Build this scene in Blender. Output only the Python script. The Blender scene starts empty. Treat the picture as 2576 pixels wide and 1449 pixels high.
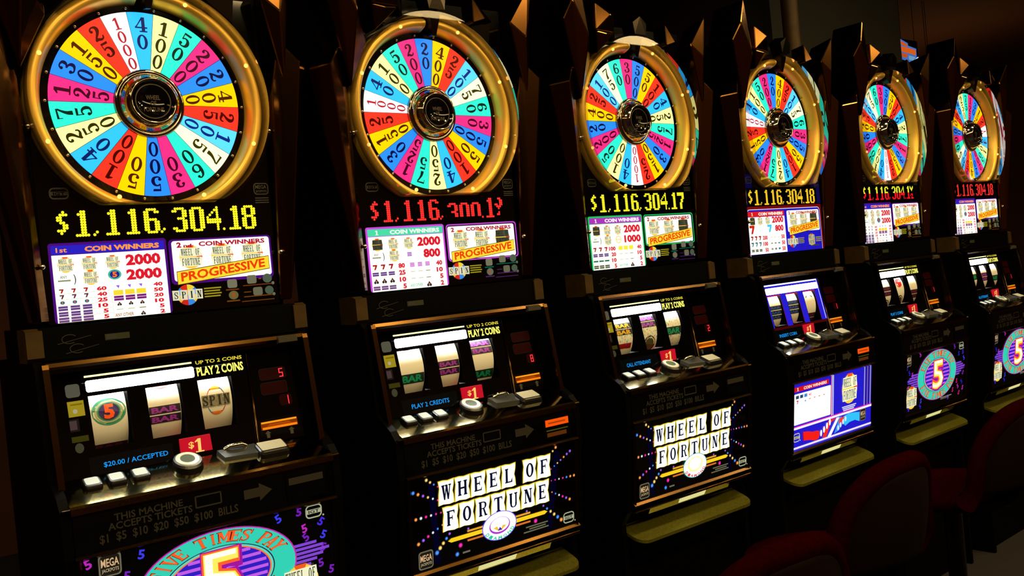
import bpy, bmesh, math, random
from mathutils import Vector, Matrix
# ------------------------------------------------------------------ units
S = 0.74            # metres per machine unit (machine pitch = 1 unit)
FZ = 2.5            # wheel centre height above the floor, in units
PI = math.pi
sc = bpy.context.scene
col = sc.collection
# ------------------------------------------------------------------ camera
cam_d = bpy.data.cameras.new('camera')
cam = bpy.data.objects.new('camera', cam_d); col.objects.link(cam)
F_PX = 2335.82
cam_d.sensor_width = 36.0; cam_d.lens = F_PX / 2576 * 36.0
cam_d.clip_start = 0.05; cam_d.clip_end = 100
CR = ((0.7786237, -0.6201977, -0.0953934), (0.0832337, -0.0485998, 0.9953443), (0.6219463, 0.7829386, -0.0137804))
cx, cy, cz = -0.8773016 * S, -2.7086629 * S, (-0.5903133 + FZ) * S
cam.matrix_world = Matrix(((CR[0][0], CR[1][0], -CR[2][0], cx), (CR[0][1], CR[1][1], -CR[2][1], cy), (CR[0][2], CR[1][2], -CR[2][2], cz), (0, 0, 0, 1)))
sc.camera = cam
# ------------------------------------------------------------------ view / world
sc.view_settings.view_transform = 'Standard'; sc.view_settings.look = 'None'
sc.view_settings.exposure = 0.0; sc.view_settings.gamma = 1.0
sc.view_settings.use_curve_mapping = False
w = bpy.data.worlds.new('world'); sc.world = w; w.use_nodes = True
w.node_tree.nodes['Background'].inputs[0].default_value = (0.02, 0.012, 0.004, 1)
w.node_tree.nodes['Background'].inputs[1].default_value = 0.02
sc.cycles.max_bounces = 6; sc.cycles.transparent_max_bounces = 12
sc.cycles.caustics_reflective = False; sc.cycles.caustics_refractive = False
sc.cycles.use_denoising = True
sc.cycles.sample_clamp_indirect = 3.0

def area(name, loc, size, power, color, rot=(0, 0, 0), parent=None, sy=None):
    l = bpy.data.lights.new(name, 'AREA'); l.energy = power; l.color = color; l.size = size
    if sy: l.shape = 'RECTANGLE'; l.size_y = sy
    o = bpy.data.objects.new(name, l); col.objects.link(o); o.location = loc; o.rotation_euler = rot
    if parent: o.parent = parent
    return o
# added warm fill lights over the aisle for glints on the gold trim
CEIL = 3.25
for k in range(6):
    area('aisle_fill_light', ((-0.6 + 1.45 * k) * S, -1.5 * S, CEIL - 0.02), 0.25, 15.0, (1.0, 0.74, 0.34))
# unseen warm fill lights, added to brighten the gold rims and chrome columns
area('trim_fill_light', (2.5 * S, -4.3 * S, CEIL - 0.02), 7.0, 230.0, (1.0, 0.70, 0.30), (0, 0, 0), None, 0.5)
area('trim_fill_light', (-3.0 * S, -1.0 * S, CEIL - 0.02), 0.5, 25.0, (1.0, 0.68, 0.28), (0, 0, 0), None, 3.5)
area('ceiling_fill_light', (10.6 * S, 3.6 * S, CEIL - 0.9), 0.8, 5.0, (1.0, 0.42, 0.14), (PI, 0, 0), None, 2.5)  # added upward fill that tints the far ceiling red-brown

# ------------------------------------------------------------------ materials
MC = {}
def lin(c):
    return tuple(((x / 255.0) / 12.92 if x / 255.0 <= 0.04045 else ((x / 255.0 + 0.055) / 1.055) ** 2.4) for x in c)
def emi(c, s=1.0):
    key = ('e', c, s)
    if key in MC: return MC[key]
    m = bpy.data.materials.new('lit_colour'); m.use_nodes = True
    nt = m.node_tree; b = nt.nodes['Principled BSDF']
    l = lin(c)
    b.inputs['Base Color'].default_value = (l[0] * .15, l[1] * .15, l[2] * .15, 1)
    b.inputs['Roughness'].default_value = 0.25; b.inputs['Specular IOR Level'].default_value = 0.1
    b.inputs['Emission Color'].default_value = (*l, 1); b.inputs['Emission Strength'].default_value = s
    MC[key] = m; return m
def mat(name, c, rough=0.5, metal=0.0, spec=0.5, noise=None, bump=0.0, linear=False):
    key = (name,)
    if key in MC: return MC[key]
    m = bpy.data.materials.new(name); m.use_nodes = True
    nt = m.node_tree; b = nt.nodes['Principled BSDF']
    l = c if linear else lin(c)
    b.inputs['Base Color'].default_value = (*l, 1)
    b.inputs['Roughness'].default_value = rough; b.inputs['Metallic'].default_value = metal
    b.inputs['Specular IOR Level'].default_value = spec
    if noise:
        sx, amt = noise
        tc = nt.nodes.new('ShaderNodeTexCoord'); n = nt.nodes.new('ShaderNodeTexNoise'); n.inputs['Scale'].default_value = sx
        n.inputs['Detail'].default_value = 6
        nt.links.new(tc.outputs['Object'], n.inputs['Vector'])
        r = nt.nodes.new('ShaderNodeMapRange'); r.inputs[1].default_value = .3; r.inputs[2].default_value = .7
        r.inputs[3].default_value = 1 - amt; r.inputs[4].default_value = 1 + amt
        nt.links.new(n.outputs['Fac'], r.inputs[0])
        mx = nt.nodes.new('ShaderNodeMix'); mx.data_type = 'RGBA'; mx.blend_type = 'MULTIPLY'; mx.inputs[0].default_value = 1
        mx.inputs[6].default_value = (*l, 1); nt.links.new(r.outputs[0], mx.inputs[7])
        nt.links.new(mx.outputs[2], b.inputs['Base Color'])
        if bump:
            bp = nt.nodes.new('ShaderNodeBump'); bp.inputs['Strength'].default_value = bump; bp.inputs['Distance'].default_value = .002
            nt.links.new(n.outputs['Fac'], bp.inputs['Height']); nt.links.new(bp.outputs[0], b.inputs['Normal'])
    MC[key] = m; return m
def brushed_brass():
    if 'brass' in MC: return MC['brass']
    m = mat('brushed_brass', (246, 196, 78), 0.38, 0.5)
    nt = m.node_tree; b = nt.nodes['Principled BSDF']
    tc = nt.nodes.new('ShaderNodeTexCoord'); n = nt.nodes.new('ShaderNodeTexNoise'); n.inputs['Scale'].default_value = 60
    nt.links.new(tc.outputs['Object'], n.inputs['Vector'])
    r = nt.nodes.new('ShaderNodeMapRange'); r.inputs[3].default_value = .3; r.inputs[4].default_value = .42
    nt.links.new(n.outputs['Fac'], r.inputs[0]); nt.links.new(r.outputs[0], b.inputs['Roughness'])
    MC['brass'] = m; return m
def sheet(name, f0, tint=(1, 1, 1), graz=1.0):
    if name in MC: return MC[name]
    m = bpy.data.materials.new(name); m.use_nodes = True; nt = m.node_tree; nt.nodes.clear()
    o = nt.nodes.new('ShaderNodeOutputMaterial'); mx = nt.nodes.new('ShaderNodeMixShader')
    t = nt.nodes.new('ShaderNodeBsdfTransparent'); t.inputs[0].default_value = (*tint, 1)
    g = nt.nodes.new('ShaderNodeBsdfGlossy'); g.inputs['Roughness'].default_value = 0.015
    lw = nt.nodes.new('ShaderNodeLayerWeight'); lw.inputs[0].default_value = .5
    pw = nt.nodes.new('ShaderNodeMath'); pw.operation = 'POWER'; pw.inputs[1].default_value = 3
    mr = nt.nodes.new('ShaderNodeMapRange'); mr.inputs[3].default_value = f0; mr.inputs[4].default_value = graz
    nt.links.new(lw.outputs['Facing'], pw.inputs[0]); nt.links.new(pw.outputs[0], mr.inputs[0])
    nt.links.new(mr.outputs[0], mx.inputs[0]); nt.links.new(t.outputs[0], mx.inputs[1]); nt.links.new(g.outputs[0], mx.inputs[2])
    nt.links.new(mx.outputs[0], o.inputs[0]); MC[name] = m; return m

BLACK = mat('cabinet_black', (2, 2, 2), 0.5, 0.0, 0.04)
GLOSS = mat('glass_black', (3, 3, 3), 0.06, 0.0, 0.35)
BRONZE = mat('bronze_trim', (74, 50, 20), 0.22, 1.0)
CHROME = mat('bronze_chrome', (98, 66, 30), 0.16, 1.0)
SILVER = mat('silver_chrome', (190, 186, 170), 0.12, 1.0)
DARKCH = mat('dark_chrome', (58, 52, 44), 0.2, 1.0)
DULL = mat('dull_brass', (62, 44, 8), 0.55, 0.5, noise=(25, .25))
OLIVE = mat('tray_metal', (118, 116, 36), 0.42, 0.8, noise=(160, .25), bump=.05)
DECK = mat('speckled_deck', (112, 104, 66), 0.09, 1.0, noise=(220, .35))
GREYT = mat('faded_print', (28, 25, 14), 0.6)
REELW = mat('reel_white', (235, 235, 225), 0.5)
RINGB = mat('wheel_ring_dark', (6, 12, 26), 0.2)
CUSH = mat('red_upholstery', (25, 1, 1), 0.9, 0, .0, noise=(90, .25))
FRAME = mat('stool_black', (12, 3, 2), 0.7, 0, .05)
BRASS = brushed_brass()
COVER_W = sheet('cover_wall', .45, (.97, .97, .97), .8)
COVER_F = sheet('cover_front', .03, (.99, .99, .99), .5)
WHITE = (255, 255, 245)

# ------------------------------------------------------------------ geometry accumulator
GLY = {}
def glyph_text(s, bold=0.0):
    key = (s, bold)
    if key in GLY: return GLY[key]
    c = bpy.data.curves.new('t', 'FONT'); c.body = s; c.resolution_u = 2; c.offset = bold
    o = bpy.data.objects.new('t', c); col.objects.link(o)
    me = o.to_mesh(); v = [(p.co.x, p.co.y) for p in me.vertices]; f = [tuple(p.vertices) for p in me.polygons]
    o.to_mesh_clear(); bpy.data.objects.remove(o); bpy.data.curves.remove(c)
    x0 = min(p[0] for p in v); x1 = max(p[0] for p in v); y0 = min(p[1] for p in v); y1 = max(p[1] for p in v)
    if not any(ch in 'gjpqy,' for ch in s): y0 = min(y0, 0)
    r = ([((a - x0) / (x1 - x0), (b - y0) / (y1 - y0)) for a, b in v], f); GLY[key] = r; return r

class G:
    def __init__(s, mp=None):
        s.v = []; s.f = []; s.m = []; s.sm = []; s.mats = []; s.mp = mp
    def mi(s, m):
        if m not in s.mats: s.mats.append(m)
        return s.mats.index(m)
    def add(s, vs, fs, m, smooth=False):
        b = len(s.v); s.v += [tuple(p) for p in vs]; k = s.mi(m)
        for f in fs: s.f.append([b + i for i in f]); s.m.append(k); s.sm.append(smooth)
        return s
    def box(s, x0, x1, y0, y1, z0, z1, m):
        v = [(x, y, z) for x in (x0, x1) for y in (y0, y1) for z in (z0, z1)]
        return s.add(v, [(0, 1, 3, 2), (4, 6, 7, 5), (0, 4, 5, 1), (2, 3, 7, 6), (0, 2, 6, 4), (1, 5, 7, 3)], m)
    def hull(s, pts, m, bev=0.0):
        bm = bmesh.new()
        for p in pts: bm.verts.new(p)
        r = bmesh.ops.convex_hull(bm, input=bm.verts[:])
        bmesh.ops.delete(bm, geom=[e for e in r['geom_interior'] if isinstance(e, bmesh.types.BMVert)], context='VERTS')
        bmesh.ops.recalc_face_normals(bm, faces=bm.faces[:])
        bmesh.ops.dissolve_limit(bm, angle_limit=.03, verts=bm.verts[:], edges=bm.edges[:])
        if bev:
            bmesh.ops.bevel(bm, geom=bm.edges[:], offset=bev, segments=1, affect='EDGES', clamp_overlap=True)
        bm.verts.ensure_lookup_table(); bm.verts.index_update()
        vs = [v.co[:] for v in bm.verts]; fs = [[v.index for v in f.verts] for f in bm.faces]; bm.free()
        return s.add(vs, fs, m)
    def prism(s, yz, x0, x1, m):      # profile in y,z swept along x
        n = len(yz); v = [(x0, y, z) for y, z in yz] + [(x1, y, z) for y, z in yz]
        f = [[i, (i + 1) % n, n + (i + 1) % n, n + i] for i in range(n)] + [list(range(n))[::-1], list(range(n, 2 * n))]
        return s.add(v, f, m)
    def slab(s, out, y0, y1, m, ch=0.0, front=None):   # outline in x,z ; y0 = front ; chamfered front
        n = len(out); cxm = sum(p[0] for p in out) / n; czm = sum(p[1] for p in out) / n
        def ins(d):
            r = []
            for x, z in out:
                L = math.hypot(x - cxm, z - czm) or 1; r.append((x - (x - cxm) / L * d, z - (z - czm) / L * d))
            return r
        rings = [(ins(ch), y0), (out, y0 + ch), (out, y1)] if ch else [(out, y0), (out, y1)]
        v = [(x, y, z) for o, y in rings for x, z in o]; f = []
        for k in range(len(rings) - 1):
            f += [[k * n + i, k * n + (i + 1) % n, (k + 1) * n + (i + 1) % n, (k + 1) * n + i] for i in range(n)]
        f += [list(range(n)), list(range((len(rings) - 1) * n, len(rings) * n))[::-1]]
        return s.add(v, f, m)
    def lathe(s, prof, m, x=0., z=0., a0=0., a1=2 * PI, n=96, clampz=None, closed=None, cap=False):  # axis along y
        full = abs(a1 - a0 - 2 * PI) < 1e-6
        c = n if full else n + 1; v = []; k = len(prof)
        for i in range(c):
            a = a0 + (a1 - a0) * i / n
            for r, y in prof:
                zz = z + r * math.sin(a); xx = x + r * math.cos(a)
                if clampz is not None and zz < clampz: zz = clampz
                v.append((xx, y, zz))
        f = []
        for i in range(n):
            j = (i + 1) % c
            for q in range(k - 1): f.append([i * k + q, i * k + q + 1, j * k + q + 1, j * k + q])
            if closed: f.append([i * k + k - 1, i * k, j * k, j * k + k - 1])
        if cap and not full:
            f.append(list(range(k))); f.append(list(range((c - 1) * k, c * k))[::-1])
        return s.add(v, f, m, True)
    def lathez(s, prof, m, x=0., y=0., n=32, sx=1., sy=1.):   # axis along z; profile (r, z)
        k = len(prof); v = [(x + r * sx * math.cos(2 * PI * i / n), y + r * sy * math.sin(2 * PI * i / n), z) for i in range(n) for r, z in prof]
        f = [[i * k + q, i * k + q + 1, ((i + 1) % n) * k + q + 1, ((i + 1) % n) * k + q] for i in range(n) for q in range(k - 1)]
        return s.add(v, f, m, True)
    def ball(s, c, r, m, n=10, fl=1.0):
        v = []; f = []
        for i in range(n + 1):
            t = PI * i / n
            for j in range(2 * n): a = 2 * PI * j / (2 * n); v.append((c[0] + r * math.sin(t) * math.cos(a), c[1] + r * fl * math.sin(t) * math.sin(a), c[2] + r * math.cos(t)))
        for i in range(n):
            for j in range(2 * n): f.append([i * 2 * n + j, i * 2 * n + (j + 1) % (2 * n), (i + 1) * 2 * n + (j + 1) % (2 * n), (i + 1) * 2 * n + j])
        return s.add(v, f, m, True)
    def tube(s, pts, r, m, n=8, closed=False):
        P = [Vector(p) for p in pts]; N = len(P); v = []; f = []
        for i, p in enumerate(P):
            a = P[i - 1] if (i or closed) else P[0]; b = P[(i + 1) % N] if (i < N - 1 or closed) else P[-1]
            t = (b - a).normalized(); u = t.cross(Vector((0.13, .21, 1))).normalized(); w_ = t.cross(u)
            rr = r[i] if isinstance(r, (list, tuple)) else r
            for k in range(n): q = p + (u * math.cos(2 * PI * k / n) + w_ * math.sin(2 * PI * k / n)) * rr; v.append(tuple(q))
        for i in range(N if closed else N - 1):
            for k in range(n): j = (i + 1) % N; f.append([i * n + k, i * n + (k + 1) % n, j * n + (k + 1) % n, j * n + k])
        if not closed: f.append(list(range(n))); f.append(list(range((N - 1) * n, N * n))[::-1])
        return s.add(v, f, m, True)
    # ---------------- flat art, u right / v up in local units, through s.mp(u, v, layer)
    def P(s, pts, c, l=1, e=1.0):
        m = c if not isinstance(c, tuple) else emi(c, e)
        return s.add([s.mp(u, v, l) for u, v in pts], [list(range(len(pts)))], m)
    def R(s, u0, u1, v0, v1, c, l=1, e=1.0): return s.P([(u0, v0), (u1, v0), (u1, v1), (u0, v1)], c, l, e)
    def RR(s, u0, u1, v0, v1, r, c, l=1, e=1.0): return s.P(rrect(u0, u1, v0, v1, r), c, l, e)
    def E(s, u, v, a, b, c, l=1, e=1.0, n=32): return s.P([(u + a * math.cos(2 * PI * i / n), v + b * math.sin(2 * PI * i / n)) for i in range(n)], c, l, e)
    def ring(s, u, v, a, b, t, c, l=1, e=1.0, n=40, a0=0, a1=2 * PI):
        m = c if not isinstance(c, tuple) else emi(c, e); vs = []; fs = []
        for i in range(n + 1):
            q = a0 + (a1 - a0) * i / n
            vs += [s.mp(u + a * math.cos(q), v + b * math.sin(q), l), s.mp(u + (a - t) * math.cos(q), v + (b - t) * math.sin(q), l)]
            if i < n: fs.append([2 * i, 2 * i + 1, 2 * i + 3, 2 * i + 2])
        return s.add(vs, fs, m)
    def RF(s, u0, u1, v0, v1, r, t, c, l=1, e=1.0):   # rounded frame
        m = c if not isinstance(c, tuple) else emi(c, e)
        o = rrect(u0, u1, v0, v1, r); i = rrect(u0 + t, u1 - t, v0 + t, v1 - t, max(r - t, .001)); n = len(o)
        return s.add([s.mp(*p, l) for p in o + i], [[k, (k + 1) % n, n + (k + 1) % n, n + k] for k in range(n)], m)
    def T(s, txt, u0, u1, v0, v1, c, l=2, e=1.0, bold=.02, tf=None):
        m = c if not isinstance(c, tuple) else emi(c, e)
        v, f = glyph_text(txt, bold)
        if tf is None: tf = lambda a, b: (u0 + (u1 - u0) * a, v0 + (v1 - v0) * b)
        return s.add([s.mp(*tf(a, b), l) for a, b in v], f, m)
    def SG(s, ch, tf, c, l=2, e=1.0):   # slab-serif glyph
        m = c if not isinstance(c, tuple) else emi(c, e)
        for k, poly in enumerate(slab_glyph(ch)): s.add([s.mp(*tf(a, b), l + .05 * k) for a, b in poly[0]], poly[1], m)
        return s

def rrect(u0, u1, v0, v1, r, n=4):
    o = []
    for (x, y, a) in ((u1 - r, v0 + r, -PI / 2), (u1 - r, v1 - r, 0), (u0 + r, v1 - r, PI / 2), (u0 + r, v0 + r, PI)):
        for i in range(n + 1): q = a + PI / 2 * i / n; o.append((x + r * math.cos(q), y + r * math.sin(q)))
    return o

# ---------------- slab serif glyphs in a unit box
SGC = {}
def ribbon(pts):      # (x, y, w) polyline with Catmull-Rom smoothing -> quad strip
    P = []
    n = len(pts)
    for i in range(n - 1):
        a = pts[max(i - 1, 0)]; b = pts[i]; c = pts[i + 1]; d = pts[min(i + 2, n - 1)]
        for k in range(5):
            t = k / 5; P.append(tuple(.5 * (2 * b[q] + (c[q] - a[q]) * t + (2 * a[q] - 5 * b[q] + 4 * c[q] - d[q]) * t * t + (3 * b[q] - a[q] - 3 * c[q] + d[q]) * t ** 3) for q in range(3)))
    P.append(pts[-1]); v = []; f = []
    for i, p in enumerate(P):
        a = P[max(i - 1, 0)]; b = P[min(i + 1, len(P) - 1)]; dx, dy = b[0] - a[0], (b[1] - a[1]); L = math.hypot(dx, dy) or 1
        nx, ny = -dy / L * p[2] / 2, dx / L * p[2] / 2
        v += [(p[0] + nx, p[1] + ny * .7), (p[0] - nx, p[1] - ny * .7)]
        if i: f.append([2 * i - 2, 2 * i - 1, 2 * i + 1, 2 * i])
    return (v, f)
def rc(x0, x1, y0, y1): return ([(x0, y0), (x1, y0), (x1, y1), (x0, y1)], [(0, 1, 2, 3)])
def pl(*p): return (list(p), [tuple(range(len(p)))])
def dot(x, y, rx, ry, n=12): return ([(x + rx * math.cos(2 * PI * i / n), y + ry * math.sin(2 * PI * i / n)) for i in range(n)], [tuple(range(n))])
def oring(x, y, a, b, ti, tj, n=28):
    v = []; f = []
    for i in range(n):
        q = 2 * PI * i / n; v += [(x + a * math.cos(q), y + b * math.sin(q)), (x + (a - ti) * math.cos(q), y + (b - tj) * math.sin(q))]
        j = (i + 1) % n; f.append([2 * i, 2 * i + 1, 2 * j + 1, 2 * j])
    return (v, f)
def slab_glyph(ch):
    if ch in SGC: return SGC[ch]
    h = .09
    def stem(x, w=.25, y0=0, y1=1, sl=True, ov=.06):
        r = [rc(x, x + w, y0, y1)]
        if sl: r += [rc(x - ov, x + w + ov, 0, h), rc(x - ov, x + w + ov, 1 - h, 1)]
        return r
    if ch == 'H': g = stem(.07) + stem(.68) + [rc(.3, .7, .44, .57)]
    elif ch == 'E': g = stem(.12) + [rc(.1, .86, 0, h), rc(.1, .86, 1 - h, 1), rc(.3, .66, .46, .56), pl((.86, .3), (.74, h), (.86, 0)), pl((.86, .7), (.86, 1), (.74, 1 - h)), rc(.6, .68, .36, .66)]
    elif ch == 'F': g = stem(.15) + [rc(.1, .9, 1 - h, 1), rc(.35, .68, .46, .56), pl((.9, .68), (.9, 1), (.76, 1 - h)), rc(.62, .7, .36, .66)]
    elif ch == 'L': g = stem(.15) + [rc(.1, .9, 0, h), pl((.9, .36), (.74, h), (.9, 0))]
    elif ch == 'T': g = [rc(.37, .63, 0, 1), rc(.27, .73, 0, h), rc(.05, .95, 1 - h, 1), pl((.05, .7), (.18, 1 - h), (.05, 1)), pl((.95, .7), (.95, 1), (.82, 1 - h))]
    elif ch == 'I': g = stem(.36, .28)
    elif ch == 'V': g = [pl((.06, 1), (.34, 1), (.6, 0), (.42, 0)), pl((.46, 0), (.6, 0), (.92, 1), (.8, 1)), rc(0, .42, 1 - h, 1), rc(.66, 1, 1 - h, 1)]
    elif ch == 'A': g = [pl((.1, 0), (.22, 0), (.56, 1), (.42, 1)), pl((.64, 0), (.92, 0), (.6, 1), (.42, 1)), rc(.24, .74, .26, .36), rc(0, .34, 0, h), rc(.56, 1, 0, h)]
    elif ch == 'Y': g = [rc(.37, .63, 0, .5), rc(.26, .74, 0, h), pl((.04, 1), (.32, 1), (.63, .5), (.37, .5)), pl((.37, .5), (.6, .45), (.94, 1), (.8, 1)), rc(0, .4, 1 - h, 1), rc(.68, 1, 1 - h, 1)]
    elif ch == 'M': g = [rc(.08, .2, 0, 1), rc(.72, .94, 0, 1), pl((.08, 1), (.32, 1), (.56, .2), (.42, .2)), pl((.42, .2), (.54, .2), (.8, 1), (.68, 1)), rc(0, .3, 0, h), rc(.64, 1, 0, h), rc(0, .3, 1 - h, 1), rc(.7, 1, 1 - h, 1)]
    elif ch == 'O': g = [oring(.5, .5, .44, .5, .25, .1)]
    elif ch == 'U': g = [rc(.09, .34, .3, 1), rc(.70, .88, .3, 1), rc(.04, .4, 1 - h, 1), rc(.6, .96, 1 - h, 1), ribbon([(.22, .34, .2), (.24, .16, .19), (.36, .05, .13), (.5, .03, .09), (.64, .05, .13), (.76, .16, .19), (.78, .34, .2)])]
    elif ch == 'N': g = [rc(.14, .26, 0, 1), rc(.74, .86, 0, 1), pl((.12, 1), (.40, 1), (.88, 0), (.62, 0)), rc(.04, .36, 0, h), rc(.64, .96, 1 - h, 1), rc(.04, .3, 1 - h, 1)]
    elif ch == 'W': g = [pl((.03, 1), (.27, 1), (.40, 0), (.24, 0)), pl((.26, 0), (.38, 0), (.55, .9), (.45, .9)), pl((.40, 1), (.63, 1), (.77, 0), (.61, 0)), pl((.63, 0), (.75, 0), (.95, 1), (.84, 1)), rc(.0, .34, 1 - h, 1), rc(.36, .64, 1 - h, 1), rc(.72, 1., 1 - h, 1)]
    elif ch in 'RP':
        g = stem(.12) + [ribbon([(.3, .95, .1), (.6, .94, .11), (.76, .85, .18), (.79, .74, .2), (.75, .62, .18), (.6, .53, .11), (.3, .52, .1)])]
        if ch == 'R': g += [pl((.48, .52), (.66, .52), (.9, 0), (.7, 0)), rc(.66, .97, 0, h)]
    elif ch == 'S': g = [ribbon([(.8, .7, .1), (.74, .88, .1), (.5, .95, .1), (.26, .86, .16), (.22, .7, .19), (.4, .56, .2), (.64, .44, .2), (.78, .3, .19), (.72, .13, .16), (.48, .05, .1), (.24, .12, .1), (.17, .3, .1)]), rc(.76, .86, .62, 1), rc(.12, .22, 0, .38)]
    # digits
    elif ch == '0': g = [oring(.5, .5, .45, .5, .25, .10)]
    elif ch == '1': g = [rc(.37, .63, 0, 1), rc(.16, .86, 0, .09), pl((.4, 1), (.62, 1), (.4, .8), (.14, .74), (.14, .82))]
    elif ch == '2': g = [ribbon([(.2, .72, 0.143), (.22, .86, 0.143), (.42, .95, 0.143), (.66, .88, 0.245), (.72, .7, 0.297), (.6, .5, 0.245), (.36, .3, 0.181), (.16, .1, 0.143)]), dot(.25, .72, .13, .09), ribbon([(.12, .08, 0.169), (.34, .13, 0.271), (.6, .05, 0.220), (.8, .1, 0.143), (.86, .26, 0.105)])]
    elif ch == '3': g = [ribbon([(.2, .8, 0.143), (.32, .93, 0.143), (.5, .95, 0.143), (.7, .86, 0.245), (.72, .7, 0.271), (.6, .57, 0.169), (.4, .52, 0.143)]), ribbon([(.4, .52, 0.143), (.64, .47, 0.169), (.8, .32, 0.271), (.76, .14, 0.258), (.5, .04, 0.143), (.3, .06, 0.143), (.18, .18, 0.143)]), dot(.25, .78, .13, .09), dot(.23, .2, .14, .1)]
    elif ch == '4': g = [rc(.54, .80, 0, 1), rc(.36, .96, 0, .09), rc(.02, .98, .25, .35), pl((.56, 1), (.7, 1), (.16, .34), (.04, .34), (.04, .28))]
    elif ch == '5': g = [rc(.2, .28, .5, 1), pl((.2, 1), (.2, .86), (.78, .84), (.84, 1)), ribbon([(.24, .52, 0.130), (.42, .62, 0.143), (.66, .56, 0.220), (.78, .34, 0.284), (.7, .12, 0.233), (.46, .04, 0.143), (.28, .07, 0.143), (.18, .18, 0.143)]), dot(.24, .2, .14, .1)]
    elif ch == '6': g = [oring(.5, .3, .41, .3, .22, .09), ribbon([(.74, .84, 0.143), (.66, .94, 0.143), (.52, .96, 0.143), (.32, .84, 0.220), (.22, .58, 0.258), (.21, .3, 0.245)]), dot(.72, .83, .12, .09)]
    elif ch == '7': g = [pl((.1, 1), (.9, 1), (.9, .9), (.14, .86)), pl((.1, 1), (.16, 1), (.16, .66), (.1, .66)), ribbon([(.86, .9, 0.143), (.68, .66, 0.181), (.52, .36, 0.258), (.48, .1, 0.322), (.48, 0, 0.297)])]
    elif ch == '8': g = [oring(.5, .74, .31, .26, .16, .07), oring(.5, .27, .37, .27, .18, .07)]
    elif ch == '9': g = [oring(.5, .7, .41, .3, .22, .09), ribbon([(.26, .16, 0.143), (.34, .06, 0.143), (.48, .04, 0.143), (.68, .16, 0.220), (.78, .42, 0.258), (.79, .7, 0.245)])]
    else: g = [rc(.3, .7, 0, .1)]
    SGC[ch] = g; return g

# ------------------------------------------------------------------ object helpers
MESH = {}
def link_mesh(name, key, build, parent=None):
    if key is None or key not in MESH:
        g = build(); me = bpy.data.meshes.new(name)
        me.from_pydata([(x * S, y * S, (z + FZ) * S) for x, y, z in g.v], [], g.f)
        for m in g.mats: me.materials.append(m)
        me.polygons.foreach_set('material_index', g.m); me.polygons.foreach_set('use_smooth', g.sm)
        me.update()
        if key is not None: MESH[key] = me
    else: me = MESH[key]
    o = bpy.data.objects.new(name, me); col.objects.link(o)
    if parent: o.parent = parent
    return o
def thing(name, label, cat, loc=(0, 0, 0), rz=0., group=None):
    o = bpy.data.objects.new(name, None); col.objects.link(o); o.location = loc; o.rotation_euler = (0, 0, rz)
    o.empty_display_size = .1
    o['label'] = label; o['category'] = cat
    if group: o['group'] = group
    return o

# ------------------------------------------------------------------ the setting
def struct(name, build):
    o = link_mesh(name, None, build); o['kind'] = 'structure'; return o
FLOOR = mat('carpet_dark', (11, 3, 2), 0.95, noise=(14, .5))
WALLM = mat('wall_brown', (70, 30, 12), 0.8, noise=(3, .2))
CEILM = mat('ceiling_brown', (70, 48, 26), 0.8)
zc = CEIL / S - FZ
struct('floor', lambda: G().box(-6, 14, -7, 6.2, -FZ - .1, -FZ, FLOOR))
struct('ceiling', lambda: G().box(-6, 14, -7, 6.2, zc, zc + .1, CEILM))
struct('wall_back', lambda: G().box(-6, 14, 6.0, 6.2, -FZ, zc, WALLM))
struct('wall_front', lambda: G().box(-6, 14, -7.2, -7.0, -FZ, zc, WALLM))
struct('wall_left', lambda: G().box(-6.2, -6, -7, 6.2, -FZ, zc, WALLM))
struct('wall_right', lambda: G().box(14, 14.2, -7, 6.2, -FZ, zc, WALLM))

# ------------------------------------------------------------------ machine geometry (local units, x centre = XC)
XC = 0.01
def mir(p): return (2 * XC - p[0], p[1], p[2])

def g_cabinet():
    g = G()
    g.box(-.335, .355, .014, .5, -.62, .40, BLACK)                       # upper box
    g.box(-.352, .372, -.03, .5, -.70, -.612, BLACK)                     # ledge
    # lower cabinet behind the reel door: side cheeks with the sloped armrest outline
    side = [(.5, -.70), (-.03, -.70), (-.055, -.72), (-.085, -1.0), (-.16, -1.045), (-.186, -1.075), (-.186, -1.2), (-.14, -1.545), (-.10, -1.60), (-.10, -2.5), (.5, -2.5)]
    g.prism(side, -.376, -.352, BLACK); g.prism(side, .372, .396, BLACK)
    inner = [(.5, -.70), (.09, -.70), (.09, -1.03), (-.075, -1.03), (-.18, -1.082), (-.18, -1.2), (-.135, -1.545), (-.05, -1.57), (-.05, -2.5), (.5, -2.5)]
    g.prism(inner, -.352, .372, BLACK)
    return g
def panel_map(y=0., s=0., z0=0., d=.0009):
    return lambda u, v, l: (u, y + s * (v - z0) - d * l, v)

def g_topglass():
    g = G(panel_map(.006))
    g.box(-.32, .34, .004, .014, -.606, .33, GLOSS)
    # maker's pill and jackpot logo, low contrast print
    GP = mat('grey_print', (44, 44, 34), .5)
    g.mp = panel_map(.004)
    g.RF(-.287, -.237, -.268, -.236, .012, .004, GP, 1); g.R(-.285, -.239, -.257, -.247, GP, 1); g.T('IGT', -.277, -.247, -.256, -.248, GLOSS, 2)
    g.RF(.29, .338, -.268, -.232, .01, .003, GP, 1); g.T('MEGA', .296, .332, -.25, -.238, GP, 1); g.T('JACKPOTS', .296, .332, -.263, -.254, GP, 1)
    for k in range(3): g.R(.292, .336, -.28 - .007 * k, -.277 - .007 * k, GP, 1)
    return g

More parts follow.
